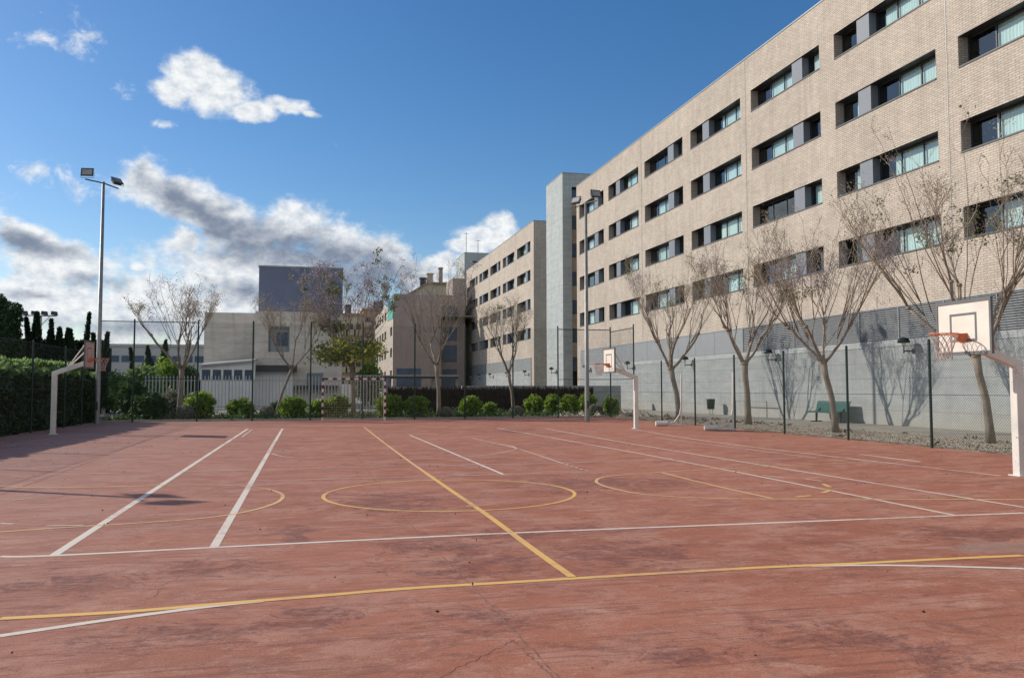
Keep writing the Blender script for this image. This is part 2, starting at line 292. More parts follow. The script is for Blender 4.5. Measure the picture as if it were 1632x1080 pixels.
def chipped(name, col):
    m, t, b = newmat(name); v = coords(t)
    a = N(t, 'ShaderNodeTexNoise', {'Vector': v, 'Scale': 9., 'Detail': 10., 'Roughness': .75}); c = N(t, 'ShaderNodeTexNoise', {'Vector': v, 'Scale': 1.7, 'Detail': 4.})
    r1 = N(t, 'ShaderNodeMapRange', {'Value': a.outputs['Fac'], 'From Min': .60, 'From Max': .66}); r2 = N(t, 'ShaderNodeMapRange', {'Value': c.outputs['Fac'], 'From Min': .3, 'From Max': .7, 'To Min': .78, 'To Max': 1.04})
    sc = N(t, 'ShaderNodeVectorMath', {0: col, 'Scale': r2.outputs[0]}, operation='SCALE'); mx = N(t, 'ShaderNodeMix', {'Factor': r1.outputs[0], 'A': sc.outputs[0], 'B': (.22, .11, .06, 1)}, data_type='RGBA')
    t.links.new(mx.outputs['Result'], b.inputs['Base Color']); b.inputs['Roughness'].default_value = .5; return m
MAT['whitesteel'] = chipped('chipped_white_steel', (.72, .69, .63))
MAT['galv'] = basic('galvanised_steel', (.30, .30, .29), .5, .14, 6, .5)
MAT['darkmetal'] = basic('dark_metal', (.05, .05, .055), .5, .15)
MAT['board'] = basic('board_white', (.76, .70, .62), .5, .06, 2.5)
MAT['boardpink'] = basic('board_faded_pink', (.60, .42, .36), .5, .10, 3)
MAT['boardline'] = basic('board_grey_line', (.15, .155, .16), .6, .1)
MAT['orange'] = basic('orange_steel', (.72, .17, .05), .45, .15, 8)
MAT['net'] = basic('net_cord', (.62, .48, .42), .9, .2, 9)
MAT['red'] = basic('dark_red_paint', (.13, .015, .022), .5, .15); MAT['goalwhite'] = basic('goal_white', (.70, .62, .58), .5, .12)
MAT['bark'] = basic('grey_brown_bark', (.33, .27, .21), .9, .22, 6, bump=.6, bscale=22, stretch=(1, 1, .5))
MAT['twig'] = basic('young_bark', (.40, .33, .25), .85, .12, 5)
MAT['pod'] = leafmat('dry_pods', (.27, .225, .185), (.43, .37, .30), .4)
MAT['olive'] = leafmat('olive_leaf', (.10, .12, .03), (.19, .20, .06), .45)
MAT['lime'] = leafmat('yellow_green_leaf', (.28, .31, .04), (.46, .46, .08), .6)
MAT['purple'] = leafmat('purple_blossom', (.22, .19, .27), (.34, .30, .40), .4)
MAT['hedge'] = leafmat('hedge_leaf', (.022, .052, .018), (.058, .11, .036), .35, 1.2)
MAT['hedgetop'] = leafmat('bright_hedge_leaf', (.12, .22, .06), (.30, .42, .15), .5, 1.2)  # leaf colour boosted to stand in for backlit, glossy highlights
MAT['bush'] = leafmat('bush_leaf', (.12, .23, .025), (.34, .46, .07), .55, 2)
MAT['darkgreen'] = leafmat('dark_shrub_leaf', (.04, .09, .03), (.10, .17, .05), .4)
MAT['sage'] = leafmat('grey_green_leaf', (.20, .20, .15), (.34, .34, .26), .25)
MAT['cypress'] = leafmat('cypress_leaf', (.012, .028, .012), (.03, .055, .022), .2)
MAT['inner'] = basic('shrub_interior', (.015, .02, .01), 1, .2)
MAT['reed'] = basic('brown_heather_screen', (.085, .06, .045), .95, .25, 12, col2=(.03, .022, .018), stretch=(3, 3, .3))
MAT['soil'] = basic('bare_soil', (.17, .12, .085), .95, .3, 1.4, bump=.6, bscale=18, col2=(.07, .05, .035))
MAT['paving'] = basic('pale_paving', (.36, .33, .28), .85, .12, 1.1, bump=.2, bscale=30)
MAT['ground'] = basic('dusty_ground', (.27, .24, .20), .95, .2, .3)
MAT['stone'] = basic('pale_stone', (.64, .55, .43), .9, .25, 7)
MAT['dkstone'] = basic('brown_stone', (.24, .165, .105), .9, .25, 7)
MAT['bluewall'] = basic('slate_blue_cladding', (.155, .18, .27), .55, .10, .5)
MAT['white'] = basic('white_render', (.74, .74, .73), .7, .08, 1)
MAT['ochre'] = basic('ochre_render', (.42, .27, .17), .85, .12, .6); MAT['cream'] = basic('cream_render', (.52, .44, .31), .85, .12, .6)
MAT['lowgrey'] = basic('grey_hall_cladding', (.45, .45, .45), .7, .06, .4); MAT['bluewin'] = basic('blue_tinted_window', (.07, .11, .18), .2, .2, .8)
MAT['teal'] = basic('teal_safety_net', (.07, .38, .31), .8, .12, 2); MAT['teal_bench'] = basic('teal_green_steel', (.012, .10, .085), .4, .15, 5)
MAT['joint'] = basic('joint_dirt', (.36, .18, .13), .95, .25, 8)
MAT['litter'] = basic('dry_leaf_litter', (.17, .10, .06), .95, .3, 9)

# ---------------------------------------------------------------- mesh builder
class MB:
    def __init__(s): s.v = []; s.f = []; s.m = []; s.np = []
    def face(s, idx, mi=0): s.f.append(idx); s.m.append(mi)
    def quad(s, a, b, c, d, mi=0):
        n = len(s.v); s.v += [tuple(a), tuple(b), tuple(c), tuple(d)]; s.face((n, n + 1, n + 2, n + 3), mi); return s
    def poly(s, pts, mi=0):
        n = len(s.v); s.v += [tuple(p) for p in pts]; s.face(tuple(range(n, n + len(pts))), mi); return s
    def box(s, x0, x1, y0, y1, z0, z1, mi=0):
        return s.hexa([(x0, y0, z0), (x1, y0, z0), (x1, y1, z0), (x0, y1, z0), (x0, y0, z1), (x1, y0, z1), (x1, y1, z1), (x0, y1, z1)], mi)
    def hexa(s, p, mi=0):
        n = len(s.v); s.v += [tuple(q) for q in p]
        for q in ((0, 3, 2, 1), (4, 5, 6, 7), (0, 1, 5, 4), (1, 2, 6, 5), (2, 3, 7, 6), (3, 0, 4, 7)): s.face(tuple(n + i for i in q), mi)
        return s
    def beam(s, a, b, w, h, mi=0, up=(0, 0, 1)):        # rectangular bar from a to b
        a = Vector(a); b = Vector(b); d = (b - a).normalized(); u = Vector(up)
        if abs(d.dot(u)) > .99: u = Vector((1, 0, 0))
        r = d.cross(u).normalized(); u = r.cross(d).normalized(); r = r * w / 2; u = u * h / 2
        return s.hexa([a - r - u, a + r - u, b + r - u, b - r - u, a - r + u, a + r + u, b + r + u, b - r + u], mi)
    def tube(s, pts, rad, n=6, mi=0, cap=True):
        pts = [Vector(p) for p in pts]
        if not hasattr(rad, '__len__'): rad = [rad] * len(pts)
        base = len(s.v); prev = None
        for i, p in enumerate(pts):
            d = (pts[min(i + 1, len(pts) - 1)] - pts[max(i - 1, 0)])
            d = d.normalized() if d.length > 1e-9 else Vector((0, 0, 1))
            if prev is None:
                u = Vector((0, 0, 1)) if abs(d.z) < .9 else Vector((1, 0, 0))
                a = d.cross(u).normalized()
            else: a = (prev - d * prev.dot(d)).normalized()
            prev = a; c = d.cross(a)
            for k in range(n):
                t = 2 * pi * k / n; s.v.append(tuple(p + (a * cos(t) + c * sin(t)) * rad[i]))
        for i in range(len(pts) - 1):
            for k in range(n):
                k2 = (k + 1) % n; s.face((base + i * n + k, base + i * n + k2, base + (i + 1) * n + k2, base + (i + 1) * n + k), mi)
        if cap and n > 3:
            s.face(tuple(base + k for k in range(n))[::-1], mi); s.face(tuple(base + (len(pts) - 1) * n + k for k in range(n)), mi)
        return s
    def lathe(s, prof, n=16, c=(0, 0, 0), mi=0):
        base = len(s.v)
        for r, z in prof:
            for k in range(n): s.v.append((c[0] + r * cos(2 * pi * k / n), c[1] + r * sin(2 * pi * k / n), c[2] + z))
        for i in range(len(prof) - 1):
            for k in range(n):
                k2 = (k + 1) % n; s.face((base + i * n + k, base + i * n + k2, base + (i + 1) * n + k2, base + (i + 1) * n + k), mi)
        return s
    def leaves(s, P, size, mi=0, seed=0, aspect=1.6, updir=None, jitter=.4):
        """one small quad per point of P (n,3)"""
        rs = np.random.RandomState(seed); n = len(P)
        if n == 0: return s
        a = rs.normal(size=(n, 3)); a /= np.linalg.norm(a, axis=1)[:, None]
        if updir is not None: a = a * .75 + np.asarray(updir); a /= np.linalg.norm(a, axis=1)[:, None]
        b = rs.normal(size=(n, 3)); b = np.cross(a, b); b /= np.linalg.norm(b, axis=1)[:, None]
        sz = (size * (1 - jitter + 2 * jitter * rs.rand(n)))[:, None]
        a = a * sz * aspect / 2; b = b * sz / 2
        V = np.stack([P - a, P - b * .9 + a * .1, P + a, P + b * .9 + a * .1], 1).reshape(-1, 3)
        s.np.append((V, mi)); return s
    def build(s, name, mats, parent=None, smooth=False, base=None):
        if not isinstance(mats, (list, tuple)): mats = [mats]
        me = bpy.data.meshes.new(name)
        v0 = np.array(s.v, dtype=np.float64).reshape(-1, 3)
        vs = [v0] + [V for V, _ in s.np]; V = np.concatenate(vs) if len(vs) > 1 else v0
        if base is not None: V = V - np.asarray(base, dtype=float)
        lt = [len(f) for f in s.f]; loops = [i for f in s.f for i in f]
        off = len(v0); mi = list(s.m)
        loops = np.array(loops, dtype=np.int32)
        for q, m_ in s.np:
            k = len(q); loops = np.concatenate([loops, np.arange(off, off + k, dtype=np.int32)]); off += k; lt += [4] * (k // 4); mi += [m_] * (k // 4)
        lt = np.array(lt, dtype=np.int32); st = np.concatenate([[0], np.cumsum(lt)[:-1]]).astype(np.int32)
        me.vertices.add(len(V)); me.vertices.foreach_set('co', V.astype(np.float32).ravel())
        me.loops.add(len(loops)); me.loops.foreach_set('vertex_index', loops)
        me.polygons.add(len(lt)); me.polygons.foreach_set('loop_start', st); me.polygons.foreach_set('loop_total', lt)
        for m_ in mats: me.materials.append(MAT[m_] if isinstance(m_, str) else m_)
        me.polygons.foreach_set('material_index', np.array(mi, dtype=np.int32))
        me.polygons.foreach_set('use_smooth', np.full(len(lt), bool(smooth)))
        me.update(calc_edges=True); me.validate()
        o = bpy.data.objects.new(name, me); C.objects.link(o)
        if parent is not None: o.parent = parent
        elif base is not None: o.location = base
        return o
def tag(o, label=None, cat=None, group=None, kind=None):
    if label: o['label'] = label
    if cat: o['category'] = cat
    if group: o['group'] = group
    if kind: o['kind'] = kind
    return o
def empty(name, loc, label, cat, group=None, rz=0):
    o = bpy.data.objects.new(name, None); C.objects.link(o); o.location = loc; o.rotation_euler = (0, 0, rz); o.empty_display_size = .3
    return tag(o, label, cat, group)
def copy_tree(o, parent=None):
    c = o.copy(); C.objects.link(c); c.parent = parent
    for ch in list(o.children): copy_tree(ch, c)
    return c
def bevel(o, w=.01, seg=2):
    m = o.modifiers.new('bevel', 'BEVEL'); m.width = w; m.segments = seg; m.limit_method = 'ANGLE'; return o

# ================================================================ SETTING
g = MB(); g.quad((-900, -300, -.06), (900, -300, -.06), (900, 1500, -.06), (-900, 1500, -.06)); tag(g.build('ground', 'ground'), kind='structure')
g = MB()
g.box(-9.9, 15.35, -8, 41.25, -.05, 0); tag(g.build('court', 'court'), kind='structure')
g = MB()
g.box(15.37, 18.9, -8, 52, -.05, .015); tag(g.build('gravel_bed', 'gravel'), kind='structure')
g = MB(); g.box(18.92, 22.09, -8, 140, -.05, .05); g.box(18.80, 18.92, -8, 52, -.05, .075); tag(g.build('walkway', 'paving'), kind='structure')
g = MB(); g.box(-14, 15.35, 41.27, 50.5, -.05, .02); tag(g.build('planting_bed', 'soil'), kind='structure')
g = MB(); g.box(-60, 18.78, 52.02, 130, -.05, .03); g.box(-60, 18.78, 50.52, 52, -.05, .05); tag(g.build('path', 'paving'), kind='structure')
g = MB(); g.box(-9.9, 15.35, 41.26, 41.42, -.04, .09); tag(g.build('kerb', 'paving'), kind='structure')

# ---- court markings: traced on the ground plane, real widths
def smooth_line(pts, closed=False, k=6):
    P = [Vector((x, y)) for x, y in pts]; out = []; n = len(P)
    if n < 3 and not closed: return P
    rng = range(n if closed else n - 1)
    for i in rng:
        p0 = P[(i - 1) % n] if (closed or i > 0) else P[0]; p1 = P[i]; p2 = P[(i + 1) % n]; p3 = P[(i + 2) % n] if (closed or i + 2 < n) else P[-1]
        for j in range(k):
            t = j / k; out.append(.5 * ((2 * p1) + (p2 - p0) * t + (2 * p0 - 5 * p1 + 4 * p2 - p3) * t * t + (3 * p1 - p0 - 3 * p2 + p3) * t ** 3))
    if not closed: out.append(P[-1])
    return out
SZ = [.0014]
def stripe(mb, P, w, z, closed=False):
    n = len(P); L = []; SZ[0] += .00008; z = SZ[0]
    for i in range(n):
        a = P[(i - 1) % n] if (closed or i > 0) else P[0]; b = P[(i + 1) % n] if (closed or i < n - 1) else P[-1]
        d = (b - a).normalized(); q = Vector((-d.y, d.x)) * w / 2; L.append((P[i] - q, P[i] + q))
    for i in range(n if closed else n - 1):
        a, b = L[i], L[(i + 1) % n]
        mb.quad((a[0].x, a[0].y, z), (b[0].x, b[0].y, z), (b[1].x, b[1].y, z), (a[1].x, a[1].y, z))
def gp(pts): return [gnd(*p) for p in pts]
jt = MB(); z = .0005
rj = random.Random(5)
def wander(pts, amp, n=14):
    out = []
    for i in range(len(pts) - 1):
        for j in range(n):
            t = j / n; out.append(Vector((pts[i][0] * (1 - t) + pts[i + 1][0] * t + rj.uniform(-amp, amp), pts[i][1] * (1 - t) + pts[i + 1][1] * t + rj.uniform(-amp, amp))))
    out.append(Vector(pts[-1])); return out
stripe(jt, wander(gp([(552,702),(595,762),(650,832),(745,925),(816,1000),(900,1090)]), .008), .012, z)
stripe(jt, wander(gp([(0,788),(100,752),(230,702),(300,676)]), .01), .03, z)
stripe(jt, wander(gp([(60,688),(250,692),(500,700)]), .02), .025, z)
stripe(jt, wander(gp([(816,1019),(850,1050),(884,1080)]), .012), .008, z)
stripe(jt, wander(gp([(230,960),(265,930),(340,885)]), .03), .004, z)
stripe(jt, wander(gp([(500,983),(620,962),(760,955)]), .02), .004, z)
stripe(jt, wander(gp([(700,1080),(760,1050),(816,1020)]), .02), .006, z)
tag(jt.build('court_joints_and_cracks', 'joint'), kind='structure')
wl = MB(); z = .001
for pts, w in [([(85,885),(395,683)],.085),([(340,873),(450,683)],.085),([(0,886.5),(85,885),(400,869),(816,849),(1200,834),(1632,817)],.07),
   ([(793,682),(1044,727),(1523,821)],.06),([(870,683),(1044,713),(1632,808)],.06),([(1010,684),(1152,706),(1595,758)],.06),
   ([(0,1013),(100,998),(200,983.5),(330,966.5),(420,957)],.07),([(1290,901.5),(1400,900.5),(1516,902.5),(1632,906)],.06),
   ([(653,693),(803,756)],.06)]:
    stripe(wl, smooth_line(gp(pts)), w, z)
tag(wl.build('white_court_lines', 'white_paint'), kind='structure')
yl = MB(); z = .0022
stripe(yl, smooth_line(gp([(912,919),(850,875),(776,820),(720,782),(678,753)])), .07, z)
stripe(yl, smooth_line(gp([(0,985.5),(200,974.5),(350,962),(500,950),(650,937.5),(816,927.5),(1066,912.5),(1216,904),(1366,897.5),(1516,890),(1632,885)])), .075, z)
cc = Vector(((.28 + 3.72) / 2, 12.05))
stripe(yl, [cc + Vector((cos(t), sin(t))) * 1.78 for t in [2 * pi * i / 72 for i in range(72)]], .055, z, True)
for pts in ([(1269,791.3),(1293,789.5)],[(1312,771),(1323,776)],[(1311,785),(1324,781)],[(743,806),(763,806)]): stripe(yl, smooth_line(gp(pts)), .07, z)
tag(yl.build('yellow_court_lines', 'yellow_paint'), kind='structure')
py_ = MB(); z = .0028
for pts, w in [([(678,753),(640,726),(600,696),(580,680)],.06),([(0,847.5),(133,838.5),(233,832.5),(333,824.5),(400,813.5),(440,801),(451,791),(443,784),(415,777),(367,773.5),(283,772.3),(200,775),(67,776.7),(0,775)],.055),
   ([(1632,796),(1404,795),(1260,795),(1152,794),(1044,789.3),(985,780),(955,771),(951,765),(962,760),(1000,755.5),(1044,752.7),(1134,747.5),(1224,743),(1332,738),(1404,735.7)],.055),([(1055,753),(1140,774),(1231,794)],.055)]:
    stripe(py_, smooth_line(gp(pts)), w, z)
tag(py_.build('faded_yellow_court_lines', 'pale_yellow'), kind='structure')
wf = MB(); z = .0016
for pts, w in [([(200,710),(375,707),(544,706.5),(640,705)],.05),([(117,724),(350,720),(544,718)],.045),([(57,757),(544,745.5),(820,739),(1044,733.8),(1260,731)],.05),
   ([(407,766),(544,763),(943,751.7)],.05),([(372,693),(544,692.7),(760,690),(1000,687)],.05),([(753,698),(822,714),(893,737)],.05),
   ([(1044,697),(1301,729.7)],.055),([(10,711),(77,699),(143,692)],.05),([(1372,724),(1467,736)],.13),([(0,834),(22,835)],.06),([(20,797),(50,794)],.06),([(73,838),(133,837)],.05),
   ([(440,702),(427,722)],.06),([(402,684),(385,697)],.05),([(433,722.7),(450,727),(500,731),(560,733),(640,732),(720,729),(783,724),(815,718),(822,714),(808,709),(760,703)],.05),
   ([(1340,728.5),(1400,738),(1460,744)],.04),([(1216,757),(1250,762)],.05),([(1284,763),(1310,767)],.05),([(525,678),(640,681),(700,683)],.04)]:
    stripe(wf, smooth_line(gp(pts)), w, z)
for i in range(6):
    t0 = i / 6; a = gnd(893 + 47 * t0, 737 + 14.7 * t0); b = gnd(893 + 47 * (t0 + .1), 737 + 14.7 * (t0 + .1)); stripe(wf, [Vector(a), Vector(b)], .05, z)
tag(wf.build('faded_court_lines', 'faint_paint'), kind='structure')
# litter on the court
rs = np.random.RandomState(3); n = 420
L = np.stack([rs.uniform(-9, 14.5, n), 4 + 30 * rs.rand(n) ** 1.3, np.full(n, .018)], 1)
L2 = np.stack([-6.5 + rs.normal(0, 1.6, 250), rs.uniform(9, 26, 250), np.full(250, .018)], 1)
lm = MB(); lm.leaves(np.concatenate([L, L2]), .018, seed=4, aspect=1.5); tag(lm.build('leaf_litter', 'litter'), 'tiny dry leaves and grit scattered on the red court', 'leaves', kind='stuff')
# gravel stones
def pebbles(n, x0, x1, y0, y1, z0, s0, s1, seed):
    rs = np.random.RandomState(seed); mb = MB()
    c = np.stack([rs.uniform(x0, x1, n), rs.uniform(y0, y1, n), np.full(n, z0)], 1); s = rs.uniform(s0, s1, n)
    dirs = np.array([(1, 0, 0), (0, 1, 0), (-1, 0, 0), (0, -1, 0), (0, 0, .7)], float)
    V = c[:, None, :] + dirs[None] * s[:, None, None] * rs.uniform(.6, 1.2, (n, 5, 1))
    for a, b in ((0, 1), (1, 2), (2, 3), (3, 0)):
        q = np.stack([V[:, a], V[:, b], V[:, 4], V[:, 4] * .999 + V[:, a] * .001], 1).reshape(-1, 3); mb.np.append((q, 0))
    return mb
pb = pebbles(26000, 15.45, 18.75, 12, 41, .015, .015, .05, 1); tag(pb.build('gravel_stones', 'stone'), 'pale loose gravel stones under the trees beside the wall', 'gravel', kind='stuff')
pb = pebbles(5000, 15.45, 18.75, 12, 41, .015, .02, .055, 2); tag(pb.build('dark_gravel_stones', 'dkstone'), 'brown loose gravel stones under the trees beside the wall', 'gravel', kind='stuff')
pb = pebbles(900, -8, 15.2, 42, 49.5, .02, .05, .2, 3); tag(pb.build('bed_stones', 'dkstone'), 'rough brown stones and clods in the planting bed', 'stones', kind='stuff')
pb = pebbles(90, 12.5, 18, 41.6, 48, .02, .15, .5, 6); tag(pb.build('rubble', 'stone'), 'pale flat rubble at the right end of the planting bed', 'rubble', kind='stuff')

# ================================================================ BUILDINGS
def facade_x(mb, X, y0, y1, z0, z1, holes, depth, mi=0, mj=0):
    """wall face in the plane X, holes = (ya,yb,za,zb), with reveals going +X"""
    ys = sorted({y0, y1, *[h[0] for h in holes], *[h[1] for h in holes]}); zs = sorted({z0, z1, *[h[2] for h in holes], *[h[3] for h in holes]})
    hs = [h for h in holes]
    for j in range(len(zs) - 1):
        run = None
        for i in range(len(ys) - 1):
            yc = (ys[i] + ys[i + 1]) / 2; zc = (zs[j] + zs[j + 1]) / 2
            hole = any(h[0] < yc < h[1] and h[2] < zc < h[3] for h in hs)
            if not hole and run is None: run = ys[i]
            if (hole or i == len(ys) - 2) and run is not None:
                e = ys[i] if hole else ys[i + 1]
                mb.quad((X, run, zs[j]), (X, run, zs[j + 1]), (X, e, zs[j + 1]), (X, e, zs[j]), mi); run = None
    for a, b, c, d in hs:
        mb.quad((X, a, c), (X, b, c), (X + depth, b, c), (X + depth, a, c), mj); mb.quad((X, a, d), (X + depth, a, d), (X + depth, b, d), (X, b, d), 1)
        mb.quad((X, a, c), (X + depth, a, c), (X + depth, a, d), (X, a, d), mj); mb.quad((X, b, c), (X, b, d), (X + depth, b, d), (X + depth, b, c), mj)
def curtain_mesh(ya, yb, x, z0, z1, rnd, dy=.07):
    mb = MB(); n = max(3, int((yb - ya) / dy)); pr = None
    for i in range(n + 1):
        y = ya + (yb - ya) * i / n; xx = x + (.012 if i % 2 else -.008) * rnd.uniform(.5, 1.3)
        if pr: mb.quad((pr[0], pr[1], z0), (pr[0], pr[1], z1), (xx, y, z1), (xx, y, z0))
        pr = (xx, y)
    return mb
def make_window(kind, Wd, H, seed):
    """recessed strip window, local coords: y 0..-Wd (towards camera), z 0..H, x 0 at wall face"""
    rnd = random.Random(seed); D = .42
    f = MB(); pa, pb_ = ((1.5, 2.3) if kind == 0 else (3.75, 4.6))
    for a, b in ((0, pa), (pb_, Wd)):
        f.box(D, D + .06, -b + .01, -a - .01, .01, .07); f.box(D, D + .06, -b + .01, -a - .01, H - .07, H - .01)
        L = b - a; k = 1 if L < 2 else (2 if L < 3 else 3)
        for i in range(k + 1):
            y = -(a + .03 + (L - .06) * i / k); f.box(D + .002, D + .058, y - .025, y + .025, .07, H - .07)
    fr = f.build('window', 'frame')
    gl = MB()
    for a, b in ((0, pa), (pb_, Wd)): gl.quad((D + .03, -b + .03, .05), (D + .03, -b + .03, H - .05), (D + .03, -a - .03, H - .05), (D + .03, -a - .03, .05))
    gl.build('pane', 'glass', fr)
    p = MB(); p.box(.06, D - .01, -pb_, -pa, .012, H - .012); p.build('panel', 'panelblue', fr)
    s = MB(); s.box(-.03, D, -Wd + .002, -.002, -.045, .008); s.build('sill', 'sill', fr)
    big = (pb_, Wd) if kind == 0 else (0, pa); sm = (0, pa) if kind == 0 else (pb_, Wd)
    u = rnd.random()
    if u < .9:
        L = big[1] - big[0]; c0 = big[0] + L * rnd.uniform(.05, .4); c1 = big[1] - rnd.uniform(.02, .5)
        curtain_mesh(-c1, -c0, D + .11, .06, H - .05, rnd).build('curtain', 'curtain', fr)
    if rnd.random() < .6:
        L = sm[1] - sm[0]; c0 = sm[0] + L * rnd.uniform(.1, .6); curtain_mesh(-(c0 + L * .35), -c0, D + .11, .06, H - .05, rnd).build('curtain', 'curtain', fr)
    return fr
WPROTO = {}
def brick_block(name, label, X, Ya, Yb, yfar0, pitch, ncol, flip, blank, rows=(15.85, 12.8, 9.75, 6.7), H=1.1, Wd=6.05, depthX=14, top=18.8, endmat='brickdim'):
    root = empty(name, (X, Ya, 0), label, 'building'); base = (X, Ya, 0)
    def part(n, mb, mats, **k): return mb.build(n, mats, root, base=base, **k)
    cols = [yfar0 - pitch * k for k in range(ncol)] if pitch > 0 else [yfar0 - pitch * k for k in range(ncol)]
    cols = [c for c in cols if c - Wd > Ya + .3]
    holes = [(c - Wd, c, r, r + H) for c in cols for r in rows]
    w = MB(); cb0, cb1 = Ya if blank[0] is None else blank[0], blank[1]
    facade_x(w, X, Ya, Yb, 4.66, top, holes, .45)
    if cb1 < Yb: w.quad((X, cb1, -.05), (X, cb1, 4.66), (X, Yb, 4.66), (X, Yb, -.05))
    if cb0 > Ya: w.quad((X, Ya, -.05), (X, Ya, 4.66), (X, cb0, 4.66), (X, cb0, -.05))
    w.quad((X, Yb, -.05), (X, Yb, top), (X + depthX, Yb, top), (X + depthX, Yb, -.05)); w.quad((X + depthX, Ya, -.05), (X + depthX, Yb, -.05), (X + depthX, Yb, top), (X + depthX, Ya, top))
    part('brick_wall', w, ['brick', 'frame'])
    e = MB(); e.quad((X, Ya, -.05), (X + depthX, Ya, -.05), (X + depthX, Ya, top), (X, Ya, top)); part('end_wall', e, 'brick' if endmat == 'brick' else 'brick')
    rf = MB(); rf.box(X + .3, X + depthX, Ya + .02, Yb - .02, top - .5, top - .3); part('roof', rf, 'ground')
    cp = MB(); cp.box(X - .03, X + .3, Ya - .03, Yb + .03, top, top + .06); cp.box(X + .3, X + depthX, Ya - .03, Ya + .3, top, top + .06); part('coping', cp, 'metalgrey')
    inn = MB(); inn.quad((X + 3.5, Ya + .05, 5), (X + 3.5, Yb - .05, 5), (X + 3.5, Yb - .05, top - .6), (X + 3.5, Ya + .05, top - .6))
    for r in rows: inn.quad((X + .46, Ya + .05, r - .35), (X + .46, Yb - .05, r - .35), (X + 3.5, Yb - .05, r - .35), (X + 3.5, Ya + .05, r - .35))
    part('interior', inn, 'room')
    c = MB(); c.quad((X - .09, cb0, -.05), (X - .09, cb0, 3.37), (X - .09, cb1, 3.37), (X - .09, cb1, -.05)); c.quad((X - .09, cb0, 3.37), (X, cb0, 3.37), (X, cb1, 3.37), (X - .09, cb1, 3.37))
    c.quad((X - .09, cb1, -.05), (X - .09, cb1, 3.37), (X, cb1, 3.37), (X, cb1, -.05)); c.quad((X - .09, cb0, -.05), (X, cb0, -.05), (X, cb0, 3.37), (X - .09, cb0, 3.37)); part('concrete_wall', c, 'concrete')
    # metal band: plain panels then louvres
    b = MB(); y = cb1; ls = min(cb1, 40.0) if blank[2] else cb0
    while y > max(cb0, ls) + .01:
        y2 = max(y - 2.4, cb0, ls); b.box(X - .06, X - .002, y2 + .012, y - .012, 3.385, 4.62); y = y2
    b.box(X - .08, X - .001, cb0, cb1, 4.622, 4.665)
    part('metal_band', b, 'metalgrey')
    if blank[2]:
        l = MB(); l.quad((X - .004, cb0, 3.375), (X - .004, cb0, 4.62), (X - .004, ls, 4.62), (X - .004, ls, 3.375))
        for k in range(15):
            zz = 3.41 + k * .083; l.hexa([(X - .075, cb0, zz), (X - .06, cb0, zz - .012), (X - .06, ls, zz - .012), (X - .075, ls, zz), (X - .02, cb0, zz + .06), (X - .005, cb0, zz + .048), (X - .005, ls, zz + .048), (X - .02, ls, zz + .06)])
        y = ls
        while y > cb0: l.box(X - .085, X - .005, y - .02, y + .02, 3.38, 4.62); y -= 2.4
        part('louvres', l, 'metalgrey')
    for k in range(ncol):
        if k % 2 == 0:
            yy = yfar0 - pitch * k + .55
            if Ya < yy < Yb - .3: j = MB(); j.box(X - .012, X - .001, yy - .018, yy + .018, 4.67, top - .01); part('expansion_joint', j, 'galv')
    for ci, c_ in enumerate(cols):
        for ri, r in enumerate(rows):
            kd = (ci + flip) % 2; v = (ci * 7 + ri * 3) % 4; key = (kd, v)
            if key not in WPROTO: WPROTO[key] = make_window(kd, 6.05, 1.1, 11 + v * 5 + kd); o = WPROTO[key]
            else: o = copy_tree(WPROTO[key])
            o.parent = root; o.location = (0, c_ - Ya, r); o.scale = (1, Wd / 6.05, 1)
    return root
brick_block('brick_building', 'long beige brick residence with strip windows along the right of the court', 22.2, -6, 68.2, 67.45, 7.14, 10, 1, (-5.7, 67.2, True), endmat='brick')
brick_block('brick_building', 'farther beige brick residence beyond the grey stair tower', 22.45, 83.3, 121.5, 118.8, 7.08, 5, 1, (84.3, 121.4, False), Wd=5.85)

def stair_tower(name, label, X, Y0, Y1, top, X1, slot):
    root = empty(name, (X, Y0, 0), label, 'tower'); base = (X, Y0, 0)
    t = MB()
    t.quad((X, Y0, -.05), (X, Y0, top), (X, Y1, top), (X, Y1, -.05)); t.quad((X, Y1, -.05), (X, Y1, top), (X1, Y1, top), (X1, Y1, -.05)); t.quad((X, Y0, top - .3), (X1, Y0, top - .3), (X1, Y1, top - .3), (X, Y1, top - .3))
    s0, s1 = slot
    t.quad((X, Y0, -.05), (s0, Y0, -.05), (s0, Y0, top), (X, Y0, top)); t.quad((s1, Y0, -.05), (X1, Y0, -.05), (X1, Y0, top), (s1, Y0, top)); t.quad((s0, Y0, top - 1.2), (s1, Y0, top - 1.2), (s1, Y0, top), (s0, Y0, top))
    t.quad((s0, Y0, -.05), (s0, Y0 + .5, -.05), (s0, Y0 + .5, top - 1.2), (s0, Y0, top - 1.2)); t.quad((s1, Y0, -.05), (s1, Y0, top - 1.2), (s1, Y0 + .5, top - 1.2), (s1, Y0 + .5, -.05)); t.quad((X1, Y0, -.05), (X1, Y1, -.05), (X1, Y1, top), (X1, Y0, top))
    t.build('shaft', 'towerc', root, base=base)
    zz = 3.; w = MB(); sp = MB(); i = 0
    while zz < top - 1.4:
        h = min(1.25, top - 1.25 - zz); w2 = w if i % 2 == 0 else sp
        (w if i % 2 == 0 else sp).quad((s0, Y0 + .45, zz), (s1, Y0 + .45, zz), (s1, Y0 + .45, zz + h), (s0, Y0 + .45, zz + h)); zz += h; i += 1
    w.build('stair_window', 'bluewin', root, base=base); sp.build('spandrel', 'brick', root, base=base)
    cp = MB(); cp.box(X - .03, X1, Y0 - .03, Y1 + .03, top, top + .07); cp.build('coping', 'metalgrey', root, base=base)
    return root
